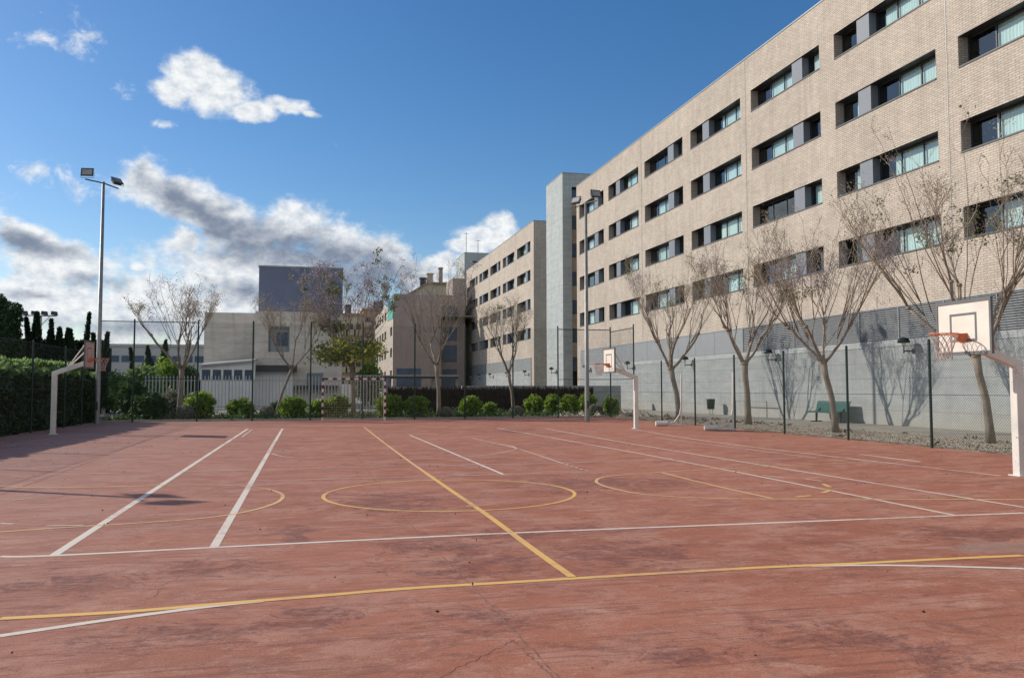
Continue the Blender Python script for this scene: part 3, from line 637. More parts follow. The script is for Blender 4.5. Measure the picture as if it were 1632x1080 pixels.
stair_tower('stair_tower', 'tall pale grey concrete stair tower between the two brick residences', 21.5, 70, 75.2, 20.4, 30, (22.35, 23.4))
tw = stair_tower('stair_tower', 'small grey stair tower at the far end of the farther brick residence', 22.2, 121.6, 129, 21.5, 31, (23.4, 24.2))
for (ax_, ay_, ah_) in ((22.6, 122.4, 3.2), (24.6, 123.5, 2.4)):
    m = MB(); m.tube([(ax_, ay_, 21.5), (ax_, ay_, 21.5 + ah_)], .05, 5); m.tube([(ax_ - .4, ay_, 21.3 + ah_), (ax_ + .4, ay_, 21.3 + ah_)], .03, 4); m.build('antenna', 'galv', tw, base=tuple(tw.location))

# ---- building with the brown end wall
Y3 = 114.0; X3 = atY(627, 500, Y3)[0]; Zt = atY(627, 468, Y3)[1]
root = empty('office_building', (X3, Y3, 0), 'brown brick block with small square windows beyond the canopy', 'building'); base = (X3, Y3, 0)
def p3(n, mb, mat): return mb.build(n, mat, root, base=base)
hol = []
for i in range(8):
    ya = Y3 + 1.6 + i * 4.6
    for zz in (8.75, 5.8, 2.8): hol.append((ya, ya + 2.9, zz, zz + 1.2))
    if i >= 2: hol.append((ya, ya + 2.9, 11.6, 12.8))
w = MB(); facade_x(w, X3, Y3, Y3 + 8.5, -.05, 11.6, [h for h in hol if h[1] < Y3 + 8.5 and h[3] < 11], .3); facade_x(w, X3, Y3 + 8.5, Y3 + 40, -.05, 13.6, [h for h in hol if h[0] > Y3 + 8.5], .3)
p3('side_wall', w, ['brick', 'frame'])
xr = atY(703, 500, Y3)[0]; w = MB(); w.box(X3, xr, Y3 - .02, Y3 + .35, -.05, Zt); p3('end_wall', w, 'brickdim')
w = MB(); w.box(X3 + .05, xr + 8, Y3 + .4, Y3 + 39.9, 11.4, 11.55); w.quad((X3, Y3 + 40, -.05), (X3 + 14, Y3 + 40, -.05), (X3 + 14, Y3 + 40, 13.6), (X3, Y3 + 40, 13.6)); p3('roof', w, 'ground')
w = MB(); w.quad((X3 + .32, Y3 + .5, 0), (X3 + .32, Y3 + 39, 0), (X3 + .32, Y3 + 39, 13.4), (X3 + .32, Y3 + .5, 13.4)); p3('side_windows', w, 'bluewin')
# glazed recess and right block
Yr = Y3 + 2; x1 = atY(722, 500, Yr)[0]; x2 = atY(741, 500, Yr)[0]; zt2 = atY(730, 443, Yr)[1]
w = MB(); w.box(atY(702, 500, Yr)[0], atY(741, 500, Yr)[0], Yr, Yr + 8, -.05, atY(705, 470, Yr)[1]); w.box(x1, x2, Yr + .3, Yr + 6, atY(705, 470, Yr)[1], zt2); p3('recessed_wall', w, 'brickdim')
def glazed(px0, py0, px1, py1, Y, nx, ny, nm='glazing'):
    a, z1 = atY(px0, py0, Y); b, z0 = atY(px1, py1, Y); f = MB(); f.quad((a, Y - .06, z0), (b, Y - .06, z0), (b, Y - .06, z1), (a, Y - .06, z1)); o = p3(nm, f, 'bluewin')
    f = MB()
    for i in range(nx + 1): x = a + (b - a) * i / nx; f.box(x - .06, x + .06, Y - .14, Y - .062, z0, z1)
    for i in range(ny + 1): zz = z0 + (z1 - z0) * i / ny; f.box(a - .059, b + .059, Y - .13, Y - .064, zz - .06, zz + .06)
    f.build('frame', 'frame', o); return o
glazed(705, 487, 728, 511, Yr, 2, 2); glazed(705, 521, 728, 543, Yr, 2, 2); glazed(705, 550, 728, 577, Yr, 2, 2); glazed(705, 588, 728, 596, Yr, 3, 1); glazed(705, 600, 728, 617, Yr, 3, 1, 'entrance')
glazed(632, 587, 671, 597, Y3 - .03, 4, 1); glazed(632, 602, 671, 616, Y3 - .03, 4, 1)
w = MB(); w.hexa([(X3 - .06, Y3 + .4, 11.0), (X3 - .02, Y3 + .4, 11.0), (X3 - .02, Y3 + 8.2, 11.2), (X3 - .06, Y3 + 8.2, 11.2), (X3 - .06, Y3 + .4, Zt - .1), (X3 - .02, Y3 + .4, Zt - .1), (X3 - .02, Y3 + 8.2, 13.6), (X3 - .06, Y3 + 8.2, 13.6)])
tag(w.build('safety_net', 'teal', base=(X3, Y3, 11.5)), 'teal green safety netting on the roof edge of the brown block', 'netting')
# ---- villa with chimneys behind
Yv = 165.; root = empty('villa', (atY(690, 600, Yv)[0], Yv, 0), 'ochre house with three chimneys behind the brown block', 'building'); base = tuple(root.location)
a = atY(640, 470, Yv); b = atY(681, 452, Yv); c = atY(722, 452, Yv); w = MB(); x0, x1_ = a[0], c[0]
w.poly([(x0, Yv, 0), (x1_, Yv, 0), (x1_, Yv, c[1]), (b[0], Yv, b[1]), (x0, Yv, a[1] - 1)]); w.poly([(x0, Yv + 12, 0), (x0, Yv + 12, a[1] - 1), (b[0], Yv + 12, b[1]), (x1_, Yv + 12, c[1]), (x1_, Yv + 12, 0)]); w.quad((x0, Yv, 0), (x0, Yv, a[1] - 1), (x0, Yv + 12, a[1] - 1), (x0, Yv + 12, 0))
w.build('wall', 'cream', root, base=base)
w = MB(); w.hexa([(x0 - .5, Yv - .5, a[1] - 1.1), (b[0], Yv - .5, b[1] + .02), (b[0], Yv + 12, b[1] + .02), (x0 - .5, Yv + 12, a[1] - 1.1), (x0 - .5, Yv - .5, a[1] - .8), (b[0], Yv - .5, b[1] + .3), (b[0], Yv + 12, b[1] + .3), (x0 - .5, Yv + 12, a[1] - .8)]); w.box(b[0], x1_ + .2, Yv - .5, Yv + 12, b[1] + .02, b[1] + .32)
rfo = w.build('roof', 'ochre', root, base=base)
for (p0, p1, pt, pbm, mt) in ((670, 679, 444, 452, 'darkmetal'), (681, 690, 437, 452, 'cream'), (700, 705.5, 428, 452, 'brickdim')):
    w = MB(); u0 = atY(p0, pt, Yv + 2); u1 = atY(p1, pbm, Yv + 2); w.box(u0[0], u1[0], Yv + 2, Yv + 3.2, u1[1] - 1, u0[1]); w.box(u0[0] - .12, u1[0] + .12, Yv + 1.9, Yv + 3.3, u0[1], u0[1] + .25); w.build('chimney', mt, rfo, base=base)
# ---- apartments in the gap
def apartment(name, label, px0, px1, ptop, Y, mat, D=14, rows=4, cols=3, pb=600):
    a = atY(px0, ptop, Y); b = atY(px1, ptop, Y); root = empty(name, (a[0], Y, 0), label, 'building', 'apartment blocks in the gap'); base = (a[0], Y, 0); H = a[1]
    w = MB(); w.box(a[0], b[0], Y, Y + D, -.05, H); w.build('wall', mat, root, base=base)
    w = MB(); w.box(a[0] - .3, b[0] + .3, Y - .4, Y + D, H, H + .35); w.build('roof', 'ochre', root, base=base)
    Wd = b[0] - a[0]
    for r in range(rows):
        for c in range(cols):
            x = a[0] + Wd * (c + .5) / cols; zz = H - (r + .75) * H / (rows + .4); s = min(1.3, Wd / cols * .3)
            w = MB(); w.box(x - s, x + s, Y - .05, Y - .01, zz - .8, zz + .9); o = w.build('window', 'frame', root, base=base)
            w = MB(); w.box(x - s - .4, x + s + .4, Y - 1.0, Y - .06, zz - 1.1, zz - .95); w.box(x - s - .4, x + s + .4, Y - 1.02, Y - .97, zz - .95, zz - .1); w.build('balcony', 'cream', root, base=base)
    w = MB(); w.box(a[0] + Wd * .3, a[0] + Wd * .55, Y + 3, Y + 6, H + .35, H + 2.2); w.build('stair_head', 'darkmetal', root, base=base)
apartment('apartment_block', 'dark ochre apartment block left of the square windowed facade', 579, 640, 494, 175., 'ochre', rows=5, cols=4)
apartment('apartment_block', 'cream apartment block showing beside the concrete hall', 540, 578, 502, 150., 'cream', rows=4, cols=3)

# ---- concrete hall with blue box
Yh = 66.0; xl = atY(407, 500, Yh)[0]; xr = atY(546, 500, Yh)[0]; zt = atY(475, 497, Yh)[1]
root = empty('concrete_hall', (xl, Yh, 0), 'windowless pale concrete hall topped by a slate blue box', 'building'); base = (xl, Yh, 0)
def ph(n, mb, mat, par=None): return mb.build(n, mat, par or root, base=base)
w = MB(); na_, nz1 = atY(428, 520, Yh); nb_, nz0 = atY(461, 561, Yh)
for q in ((xl, na_, -.05, zt), (nb_, xr, -.05, zt), (na_, nb_, nz1, zt), (na_, nb_, -.05, nz0)): w.box(q[0], q[1], Yh, Yh + .6, q[2], q[3])
w.box(xl, xr, Yh + .62, Yh + 22, -.05, zt - .3); ph('front_wall', w, 'church')
w = MB(); w.box(na_, nb_, Yh + .45, Yh + .6, nz0, nz1); w.box(na_ + .15, na_ + (nb_ - na_) * .35, Yh + .3, Yh + .45, nz0, nz1 - .3); nc = ph('niche', w, 'metalgrey')
w = MB(); w.box(na_ + (nb_ - na_) * .4, nb_ - .15, Yh + .38, Yh + .44, nz0 + .5, nz1 - .4); ph('niche_window', w, 'bluewin', nc)
b0 = atY(413, 424, Yh + 3); b1 = atY(546.5, 430, Yh + 3); w = MB(); w.box(b0[0], b1[0], Yh + 3, Yh + 20, zt - .29, (b0[1] + b1[1]) / 2); ph('blue_box', w, 'bluewall')
w = MB(); w.box(b0[0] - .05, b1[0] + .05, Yh + 2.95, Yh + 20, (b0[1] + b1[1]) / 2, (b0[1] + b1[1]) / 2 + .12); ph('box_coping', w, 'metalgrey')
xw = atY(326, 500, Yh + 2)[0]; zw = atY(365, 498, Yh + 2)[1]; w = MB(); w.box(xw, xl - .02, Yh + 2, Yh + 22, -.05, zw); ph('side_wing', w, 'church')
u0 = atY(398, 587, Yh - 1.6); u1 = atY(473, 590, Yh - 1.6); w = MB(); w.box(u0[0], u1[0], Yh - 1.7, Yh - .01, u1[1] - .1, u0[1] + .25); ph('ledge', w, 'darkmetal')
w = MB(); w.box(u0[0] + .2, u1[0] - .3, Yh - 1.2, Yh - .01, -.05, u1[1] - .1); ph('porch', w, 'white')
u0 = atY(489, 594, Yh); u1 = atY(515, 618, Yh); w = MB(); w.box(u0[0], u1[0], Yh - .06, Yh - .005, u1[1], u0[1]); ph('shutter', w, 'panelblue')
u0 = atY(470, 616, Yh - .5); u1 = atY(540, 619, Yh - .5); w = MB(); w.box(u0[0], u1[0], Yh - .7, Yh - .01, u1[1] - .05, u0[1] + .1); ph('ledge_shadow', w, 'darkmetal')  # dark bar put in for a ledge's shadow line
# glazed annex
Ya_ = Yh - 3.5; a0 = atY(320, 588, Ya_); a1 = atY(405, 588, Ya_); root = empty('glazed_annex', (a0[0], Ya_, 0), 'low white annex with a sloping roof and window band at left of hall', 'building'); base = (a0[0], Ya_, 0)
zw0 = atY(360, 605, Ya_)[1]; zw1 = atY(360, 589, Ya_)[1]; zl = atY(320, 584, Ya_)[1]; zr = atY(405, 576, Ya_)[1]
w = MB(); w.box(a0[0], a1[0], Ya_, Ya_ + 5, -.05, zw0); w.hexa([(a0[0], Ya_, zw1), (a1[0], Ya_, zw1), (a1[0], Ya_ + 5, zw1), (a0[0], Ya_ + 5, zw1), (a0[0], Ya_, zl), (a1[0], Ya_, zr), (a1[0], Ya_ + 5, zr + .3), (a0[0], Ya_ + 5, zl + .3)])
w.build('wall', 'white', root, base=base)
w = MB(); w.hexa([(a0[0] - .2, Ya_ - .25, zl), (a1[0] + .02, Ya_ - .25, zr), (a1[0] + .02, Ya_ + 5, zr + .31), (a0[0] - .2, Ya_ + 5, zl + .31), (a0[0] - .2, Ya_ - .25, zl + .12), (a1[0] + .02, Ya_ - .25, zr + .12), (a1[0] + .02, Ya_ + 5, zr + .43), (a0[0] - .2, Ya_ + 5, zl + .43)]); w.build('roof', 'lowgrey', root, base=base)
w = MB(); w.quad((a0[0] + .05, Ya_ + .1, zw0), (a1[0], Ya_ + .1, zw0), (a1[0], Ya_ + .1, zw1), (a0[0] + .05, Ya_ + .1, zw1)); wn_ = w.build('window_band', 'bluewin', root, base=base)
w = MB()
for i in range(6): x = a0[0] + (a1[0] - a0[0]) * i / 5; w = MB(); w.box(x - .07, x + .07, Ya_ + .0, Ya_ + .098, zw0, zw1); w.build('mullion', 'white', wn_, base=base)
for k in range(6):
    if k in (1, 3, 5): continue
    x = a0[0] + (a1[0] - a0[0]) * (k + .2) / 6; curtain_mesh(0, 1, 0, 0, 1, random.Random(k))
# ---- long low hall at left
Yl = 112.; a0 = atY(120, 551, Yl); a1 = atY(330, 553, Yl); root = empty('low_hall', (a0[0], Yl, 0), 'long low grey hall with blue window strip on the left horizon', 'building'); base = (a0[0], Yl, 0)
zt_ = (a0[1] + a1[1]) / 2; w = MB(); w.box(a0[0] - 20, a1[0] + 6, Yl, Yl + 30, -.05, zt_); w.build('wall', 'lowgrey', root, base=base)
w = MB(); w.box(a0[0] - 20.1, a1[0] + 6.1, Yl - .2, Yl + 30, zt_, zt_ + .3); w.build('roof_edge', 'lowgrey', root, base=base)
for i in range(10):
    x = a0[0] + 1 + i * (a1[0] - a0[0] - 1) / 10; w = MB(); w.box(x, x + (a1[0] - a0[0]) * .075, Yl - .08, Yl - .01, atY(270, 577, Yl)[1], atY(270, 567, Yl)[1]); w.build('window', 'bluewin', root, base=base)

# ---- canopy
Yc = 58.; c0 = atY(571, 600, Yc); c1 = atY(733, 600, Yc); root = empty('entrance_canopy', (c0[0], Yc, 0), 'flat grey corrugated canopy over the entrance behind the goal', 'canopy'); base = (c0[0], Yc, 0); zc = c0[1]
w = MB(); w.box(c0[0], c1[0], Yc, Yc + 5, zc + .02, zc + .08); n = 60
for i in range(n): x = c0[0] + (c1[0] - c0[0]) * i / n; w.box(x + .01, x + .06, Yc - .03, Yc + 5, zc + .082, zc + .11)
w.build('roof', 'galv', root, base=base)
w = MB(); w.box(c0[0] + .1, c1[0] - .1, Yc + .02, Yc + .15, zc - .12, zc + .018); w.build('beam', 'darkmetal', root, base=base)
for px in (616, 622, 690, 728):
    x = atY(px, 600, Yc + .5)[0]; w = MB(); w.box(x - .08, x + .08, Yc + .45, Yc + .6, 0, zc + .018); w.build('post', 'panelblue' if px < 650 else 'galv', root, base=base)

# ================================================================ VEGETATION
def jacaranda(name, label, base, H, hf, lean, spread, seed, mix, nmain=3, shoots=6, rt=.16, dens=1.0, lower=0, leafscale=1.0, group='pollarded jacaranda trees round the court'):
    """bare pollarded tree: trunk, thick limbs with knobs, long whips, fine twigs with pods and a few leaves"""
    rnd = random.Random(seed); root = empty(name, (base[0], base[1], 0), label, 'tree', group)
    tr = MB(); cr = MB(); tips = []
    fx, fy = lean; hf -= .2
    pts = [(0, 0, -.05), (fx * .1, fy * .1, hf * .2), (fx * .35 + .02, fy * .35, hf * .5), (fx * .75, fy * .75 + .02, hf * .8), (fx, fy, hf)]
    tr.tube(pts, [rt * 1.35, rt * 1.02, rt * .92, rt * .9, rt * 1.12], 10)
    top = Vector((fx, fy, hf)); az0 = rnd.uniform(0, 6.28); heads = []
    def knob(p, r): tr.tube([p - Vector((0, 0, r * .9)), p - Vector((0, 0, r * .3)), p + Vector((0, 0, r * .5)), p + Vector((0, 0, r * 1.1))], [r * .5, r * 1.25, r * 1.12, r * .45], 7)
    knob(top, rt * 1.05)
    for i in range(nmain + 1):
        a = az0 + i * 2 * pi / (nmain + 1) + rnd.uniform(-.3, .3); L = rnd.uniform(1.3, 2.1) * spread / 2.8; up = rnd.uniform(.7, 1.5)
        p = top.copy() - Vector((0, 0, .05)); q = [p]; d = Vector((cos(a), sin(a), up)).normalized()
        for k in range(5):
            d = (d + Vector((rnd.uniform(-.16, .16), rnd.uniform(-.16, .16), .08))).normalized(); p = p + d * L / 5; q.append(p.copy())
        r0 = rt * rnd.uniform(.5, .66); tr.tube(q, [r0 * 1.1, r0 * .9, r0 * .8, r0 * .7, r0 * .66, r0 * .72], 8)
        heads.append((q[-1], d, r0 * .62)); heads.append((q[3], d, r0 * .45)); knob(q[-1], r0 * .95)
        if rnd.random() < .5: heads.append((q[2], d, r0 * .4))
    hh = []
    for (p, d, r) in heads:
        for j in range(2 if r > rt * .28 else 1):
            a = math.atan2(d.y, d.x) + rnd.uniform(-1.1, 1.1); L = rnd.uniform(.5, 1.3) * spread / 2.8
            dd = Vector((cos(a) * .7, sin(a) * .7, rnd.uniform(.7, 1.3))).normalized(); q = [p]; pp = p.copy()
            for k in range(4):
                dd = (dd + Vector((rnd.uniform(-.18, .18), rnd.uniform(-.18, .18), .08))).normalized(); pp = pp + dd * L / 4; q.append(pp.copy())
            tr.tube(q, [r * .8, r * .62, r * .56, r * .5, r * .56], 7); knob(q[-1], r * .7); hh.append((q[-1], dd))
            if rnd.random() < .45: hh.append((q[2], dd))
    for (p, d) in hh:
        for j in range(rnd.choice((1, 2, 3, 3))):
            out = (p - top); a = math.atan2(out.y, out.x) + rnd.uniform(-1.0, 1.0); rad = min(1.6, math.hypot(out.x, out.y)); tilt = (rnd.uniform(.05, .5) + .28 * rad) * spread / 2.8
            dd = Vector((cos(a) * tilt, sin(a) * tilt, 1)).normalized(); env = math.sqrt(max(.15, 1 - (rad * .32 + tilt * .35) ** 2))
            Ht = hf + (H - hf) * env * rnd.uniform(.82, 1.0); L = max(.8, (Ht - p.z) / max(.45, dd.z)) * rnd.uniform(.72, 1.0); q = [p.copy()]; pp = p.copy(); n = 8
            for k in range(n):
                dd = (dd + Vector((rnd.uniform(-.08, .08), rnd.uniform(-.08, .08), .05))).normalized(); pp = pp + dd * L / n; q.append(pp.copy())
            r0 = rnd.uniform(.012, .021) * (L / 3.5) ** .4; tr.tube(q, [max(.005, r0 * (1 - .85 * k / n)) for k in range(n + 1)], 5)
            for k in range(2, n + 1):
                for m_ in range(1 if k < n else 2):
                    if rnd.random() < .2: continue
                    ta = rnd.uniform(0, 6.28); tl = rnd.uniform(.35, .95) * (1.15 - .5 * k / n)
                    td = (Vector((cos(ta), sin(ta), 0)) * rnd.uniform(.35, .75) + Vector((0, 0, 1)) * .8).normalized(); a0 = q[k]; a1 = a0 + td * tl * .5; td2 = (td + Vector((rnd.uniform(-.25, .25), rnd.uniform(-.25, .25), .2))).normalized(); a2 = a1 + td2 * tl * .5
                    cr.tube([a0, a1, a2], [.008, .006, .004], 3, 0, False)
                    for e in range(rnd.choice((2, 3, 4))):
                        ed = (td2 + Vector((rnd.uniform(-.9, .9), rnd.uniform(-.9, .9), rnd.uniform(-.5, .5)))).normalized(); st = a1.lerp(a2, rnd.uniform(.1, 1)); en = st + ed * rnd.uniform(.12, .30)
                        cr.tube([st, en], [.005, .003], 3, 0, False); tips.append(en); tips.append(st.lerp(en, .5))
    T = np.array([tuple(t) for t in tips]); rs = np.random.RandomState(seed)
    zf = (T[:, 2] - T[:, 2].min()) / max(.1, np.ptp(T[:, 2]))
    for mi, (mname, frac, per, size) in enumerate(mix):
        # clumps: whole neighbourhoods of tips share a kind
        cell = np.floor(T / .8).astype(int); key = (cell[:, 0] * 73856093 ^ cell[:, 1] * 19349663 ^ cell[:, 2] * 83492791 ^ (seed * 7 + mi * 31)) % 1000 / 1000.
        sel = T[(key < frac)]
        if len(sel) == 0: continue
        n = max(1, int(per * dens)); Pn = np.repeat(sel, n, 0) + rs.normal(0, .085, (len(sel) * n, 3)); cr.leaves(Pn, size * leafscale, mi + 1, seed + mi, 1.8)
    if lower:                                                  # leafy sprays low in the crown
        Pn = []
        for i in range(lower):
            a = rnd.uniform(0, 6.28); r = rnd.uniform(.5, spread * .62); zc_ = hf + rnd.uniform(.1, 2.3) * rnd.random() ** .6 + .3
            c = np.array([fx + r * cos(a), fy + r * sin(a), zc_]); Pn.append(c + rs.normal(0, 1, (170, 3)) * np.array([.33, .33, .2]))
        Pn = np.concatenate(Pn); h_ = len(Pn) // 2; cr.leaves(Pn[:h_], .10, len(mix) + 1, seed, 2.2); cr.leaves(Pn[h_:], .10, len(mix) + 2, seed + 1, 2.2)
    tr.build('trunk', 'bark', root, smooth=True)
    mats = ['twig'] + [m_[0] for m_ in mix] + (['lime', 'olive'] if lower else [])
    cr.build('crown', mats, root)
    return root
PODS = [('pod', .5, 4, .026), ('olive', .08, 5, .04), ('purple', .10, 5, .03)]
jacaranda('jacaranda_tree', 'bare forked tree on the gravel left of the wall bin, farthest of the wall row', (17.77, 38.5), 8.9, 2.65, (-.35, .1), 3.4, 21, PODS, 3, 5, .13)
jacaranda('jacaranda_tree', 'bare upright tree on the gravel beside the second white net post', (17.44, 31.2), 8.1, 2.7, (-.1, .05), 2.9, 32, PODS, 3, 5, .13)
jacaranda('jacaranda_tree', 'bare tree whose trunk stands in front of the green bench', (17.07, 24.8), 7.8, 2.55, (-.35, .1), 2.8, 47, PODS, 3, 5, .105)
jacaranda('jacaranda_tree', 'tallest bare tree with some green leaf tufts behind the nearest hoop', (17.62, 18.83), 9.9, 2.55, (-.3, .1), 3.5, 58, [('pod', .5, 4, .026), ('olive', .16, 4, .05), ('purple', .12, 5, .028)], 4, 5, .105)
BK = 'jacaranda trees in the planting bed behind the court'
jacaranda('jacaranda_tree', 'wide bare tree in the bed against the open sky, leftmost of the bed row', (-6.27, 45), 7.6, 2.7, (.1, 0), 3.3, 61, [('pod', .6, 4, .03), ('purple', .06, 3, .04)], 4, 5, .13, group=BK)
jacaranda('jacaranda_tree', 'small leaning bare tree in front of the concrete hall niche', (-1.6, 45), 6.3, 2.7, (.75, .1), 2.3, 72, [('pod', .6, 4, .03)], 3, 5, .075, group=BK)
jacaranda('jacaranda_tree', 'leafy yellow green tree with purple blossom behind the goal', (2.31, 45), 9.0, 2.9, (-.1, 0), 2.7, 83, [('purple', .5, 5, .045), ('pod', .3, 3, .035), ('olive', .15, 6, .07)], 4, 5, .13, lower=17, group=BK)
jacaranda('jacaranda_tree', 'tall bare tree in front of the brown brick end wall', (6.85, 45), 8.9, 3.0, (-.15, 0), 2.6, 94, [('pod', .6, 4, .03), ('purple', .2, 4, .04)], 3, 5, .115, group=BK)
jacaranda('jacaranda_tree', 'low spreading bare tree before the dark heather screen', (11.09, 45.5), 6.4, 2.6, (-.3, 0), 3.0, 105, PODS, 3, 5, .095, group=BK)

def foliage_blob(mb, c, r, n, size, mi, seed, shell=.55, lump=.22, aspect=1.8):
    rs = np.random.RandomState(seed); d = rs.normal(size=(n, 3)); d /= np.linalg.norm(d, axis=1)[:, None]
    ph = rs.uniform(0, 6.28, 6); k = 1 + lump * (np.sin(d[:, 0] * 5 + ph[0]) * np.sin(d[:, 1] * 5 + ph[1]) + .7 * np.sin(d[:, 2] * 7 + ph[2]) * np.sin(d[:, 0] * 8 + ph[3]))
    rr = (shell + (1 - shell) * rs.rand(n) ** .6) * k; P_ = np.array(c) + d * rr[:, None] * np.array(r); P_ = P_[P_[:, 2] > .02]
    mb.leaves(P_, size, mi, seed, aspect)
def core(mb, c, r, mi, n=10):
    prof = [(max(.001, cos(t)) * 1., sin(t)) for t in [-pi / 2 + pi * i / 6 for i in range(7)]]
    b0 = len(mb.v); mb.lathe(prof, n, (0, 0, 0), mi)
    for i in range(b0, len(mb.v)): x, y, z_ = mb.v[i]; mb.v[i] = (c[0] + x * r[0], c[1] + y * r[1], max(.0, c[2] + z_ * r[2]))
def shrub(name, label, cat, px, pbm, ptop, wpx, Y, mat, seed, group, leaf=.085, dens=900, sphere=False, inner=.6):
    x, _ = atY(px, pbm, Y); zt = atY(px, ptop, Y)[1]; depth = Y * .97; w = wpx / F * depth / 2
    root = empty(name, (x, Y, 0), label, cat, group); mb = MB()
    r = (w, w * .95, zt * (.5 if not sphere else .52)); c = (0, 0, zt * .5)
    foliage_blob(mb, c, r, int(dens * 2.2), leaf, 0, seed, .5 if not sphere else .85, .30 if not sphere else .04, 2.0 if not sphere else 1.2)
    if not sphere:                                             # shoots that break the outline
        rs = np.random.RandomState(seed + 5); k = 75; d = rs.normal(size=(k, 3)); d[:, 2] = abs(d[:, 2]) + .3; d /= np.linalg.norm(d, axis=1)[:, None]
        for dd in d:
            e = np.array(c) + dd * np.array(r) * rs.uniform(1.0, 1.32); s0 = np.array(c) + dd * np.array(r) * .5
            Pn = s0 + (e - s0) * rs.rand(16, 1) ** .7 + rs.normal(0, .035, (16, 3)); mb.leaves(Pn, leaf * .85, 0, seed + 9, 2.2, updir=dd * .8)
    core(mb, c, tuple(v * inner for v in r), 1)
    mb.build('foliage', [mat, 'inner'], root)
    st = MB()
    for a in (0, 2.1, 4.2): st.tube([(0, 0, -.03), (cos(a) * w * .3, sin(a) * w * .3, zt * .35)], [.03, .015], 5)
    st.build('stem', 'bark', root); return root
BG = 'green bushes along the planting bed'
for px, pb_, pt, w_, Y, lab in [(318,664,628,42,43.3,'bright bush just right of the leftmost bed tree'),(384,664,638,38,43.2,'bright bush between two fence posts before the glazed annex'),
   (467,664,635,34,43.2,'bright bush left of the red and white goal'),(506,662,641,26,43.6,'yellowish bush touching the left goal post'),(538,662,633,38,43.8,'darker bush seen through the left half of the goal'),
   (620,663,632,42,43.4,'broad bush behind the right goal post'),(664,664,633,36,43.2,'bright bush left of the tree before the brown end wall'),(750,664,634,30,43.4,'dark based bush in front of the heather screen centre'),
   (781,658,644,20,43.8,'small low bush before the heather screen'),(851,660,633,30,44.2,'bush right of the low spreading tree'),(881,658,632,26,44.8,'pale bush between two others right of the spreading tree'),
   (908,661,632,34,43.8,'full round bush left of the right light pole'),(937,659,630,30,44.6,'bush hidden partly by the right light pole'),(974,663,636,26,43.2,'bush behind the braced corner fence post')]:
    shrub('bush', lab, 'bush', px, pb_, pt, w_, Y, 'bush', int(px), BG)
BS = 'clipped grey green balls in the bed'
for px, pt, w_, lab in [(296,645,25,'clipped grey green ball at the foot of the leftmost bed tree'),(426,647,23,'clipped grey green ball beside the small leaning tree'),(711,648,22,'clipped grey green ball right of the tree before the brown wall'),
   (823,647,27,'clipped grey green ball at the foot of the low spreading tree'),(949,644,27,'clipped grey green ball just right of the right light pole')]:
    shrub('clipped_ball', lab, 'shrub', px, 665, pt, w_, 42.6, 'sage', int(px), BS, leaf=.04, dens=2200, sphere=True, inner=.86)
DK = 'dark shrubs in the left corner of the bed'
shrub('dark_shrub', 'large dark shrub in the left back corner of the court', 'shrub', 238, 668, 628, 46, 43.2, 'darkgreen', 7, DK, .09, 1500)
shrub('dark_shrub', 'greyish shrub behind the trunk of the leftmost bed tree', 'shrub', 275, 664, 624, 44, 46, 'sage', 8, DK, .06, 1100)
shrub('dark_shrub', 'low dark shrub behind the trunk of the small leaning tree', 'shrub', 443, 662, 643, 30, 45.6, 'darkgreen', 9, DK, .07, 800)
shrub('dark_shrub', 'dark shrub left of the corner behind the mesh fence', 'shrub', 210, 668, 606, 34, 44, 'darkgreen', 10, DK, .09, 1800)
GB = 'green shrubs beyond the palisade fence'
for px, pt, w_, Y, m_, lab in [(226,588,56,60,'hedgetop','bright leafy shrub beyond the palisade at its left end'),(268,578,46,64,'bush','yellow green rounded treetop left of the bare tree fork'),(300,590,44,64,'darkgreen','dark treetop right of the bare tree fork'),
    (185,600,50,56,'hedgetop','leafy shrub behind the left light pole'),(590,583,40,75,'bush','green shrub between the apartment block and the canopy')]:
    shrub('garden_shrub', lab, 'shrub', px, 650, pt, w_, Y, m_, px, GB, .14, 1500)
rs = np.random.RandomState(77); mb = MB(); cs = np.stack([rs.uniform(-9, 15, 260), 41.7 + 8 * rs.rand(260) ** 1.4], 1); P_ = []
for c_ in cs:
    k = rs.randint(10, 60); P_.append(np.stack([c_[0] + rs.normal(0, .22, k), c_[1] + rs.normal(0, .2, k), .03 + np.abs(rs.normal(0, .13, k))], 1))
mb.leaves(np.concatenate(P_), .07, 0, 3, 2.4, updir=(0, 0, .7)); tag(mb.build('ground_cover', 'darkgreen'), 'sparse low weeds and ground cover in the planting bed', 'weeds', kind='stuff')
mb = MB(); P_ = []
for c_ in np.stack([rs.uniform(15.5, 18.8, 34), rs.uniform(14, 41, 34)], 1):
    k = rs.randint(6, 26); P_.append(np.stack([c_[0] + rs.normal(0, .12, k), c_[1] + rs.normal(0, .12, k), .03 + np.abs(rs.normal(0, .05, k))], 1))
mb.leaves(np.concatenate(P_), .05, 0, 3, 2.4, updir=(0, 0, .7)); tag(mb.build('leaf_litter', 'litter'), 'dry leaves and sparse weeds lying on the gravel strip', 'leaves', kind='stuff')
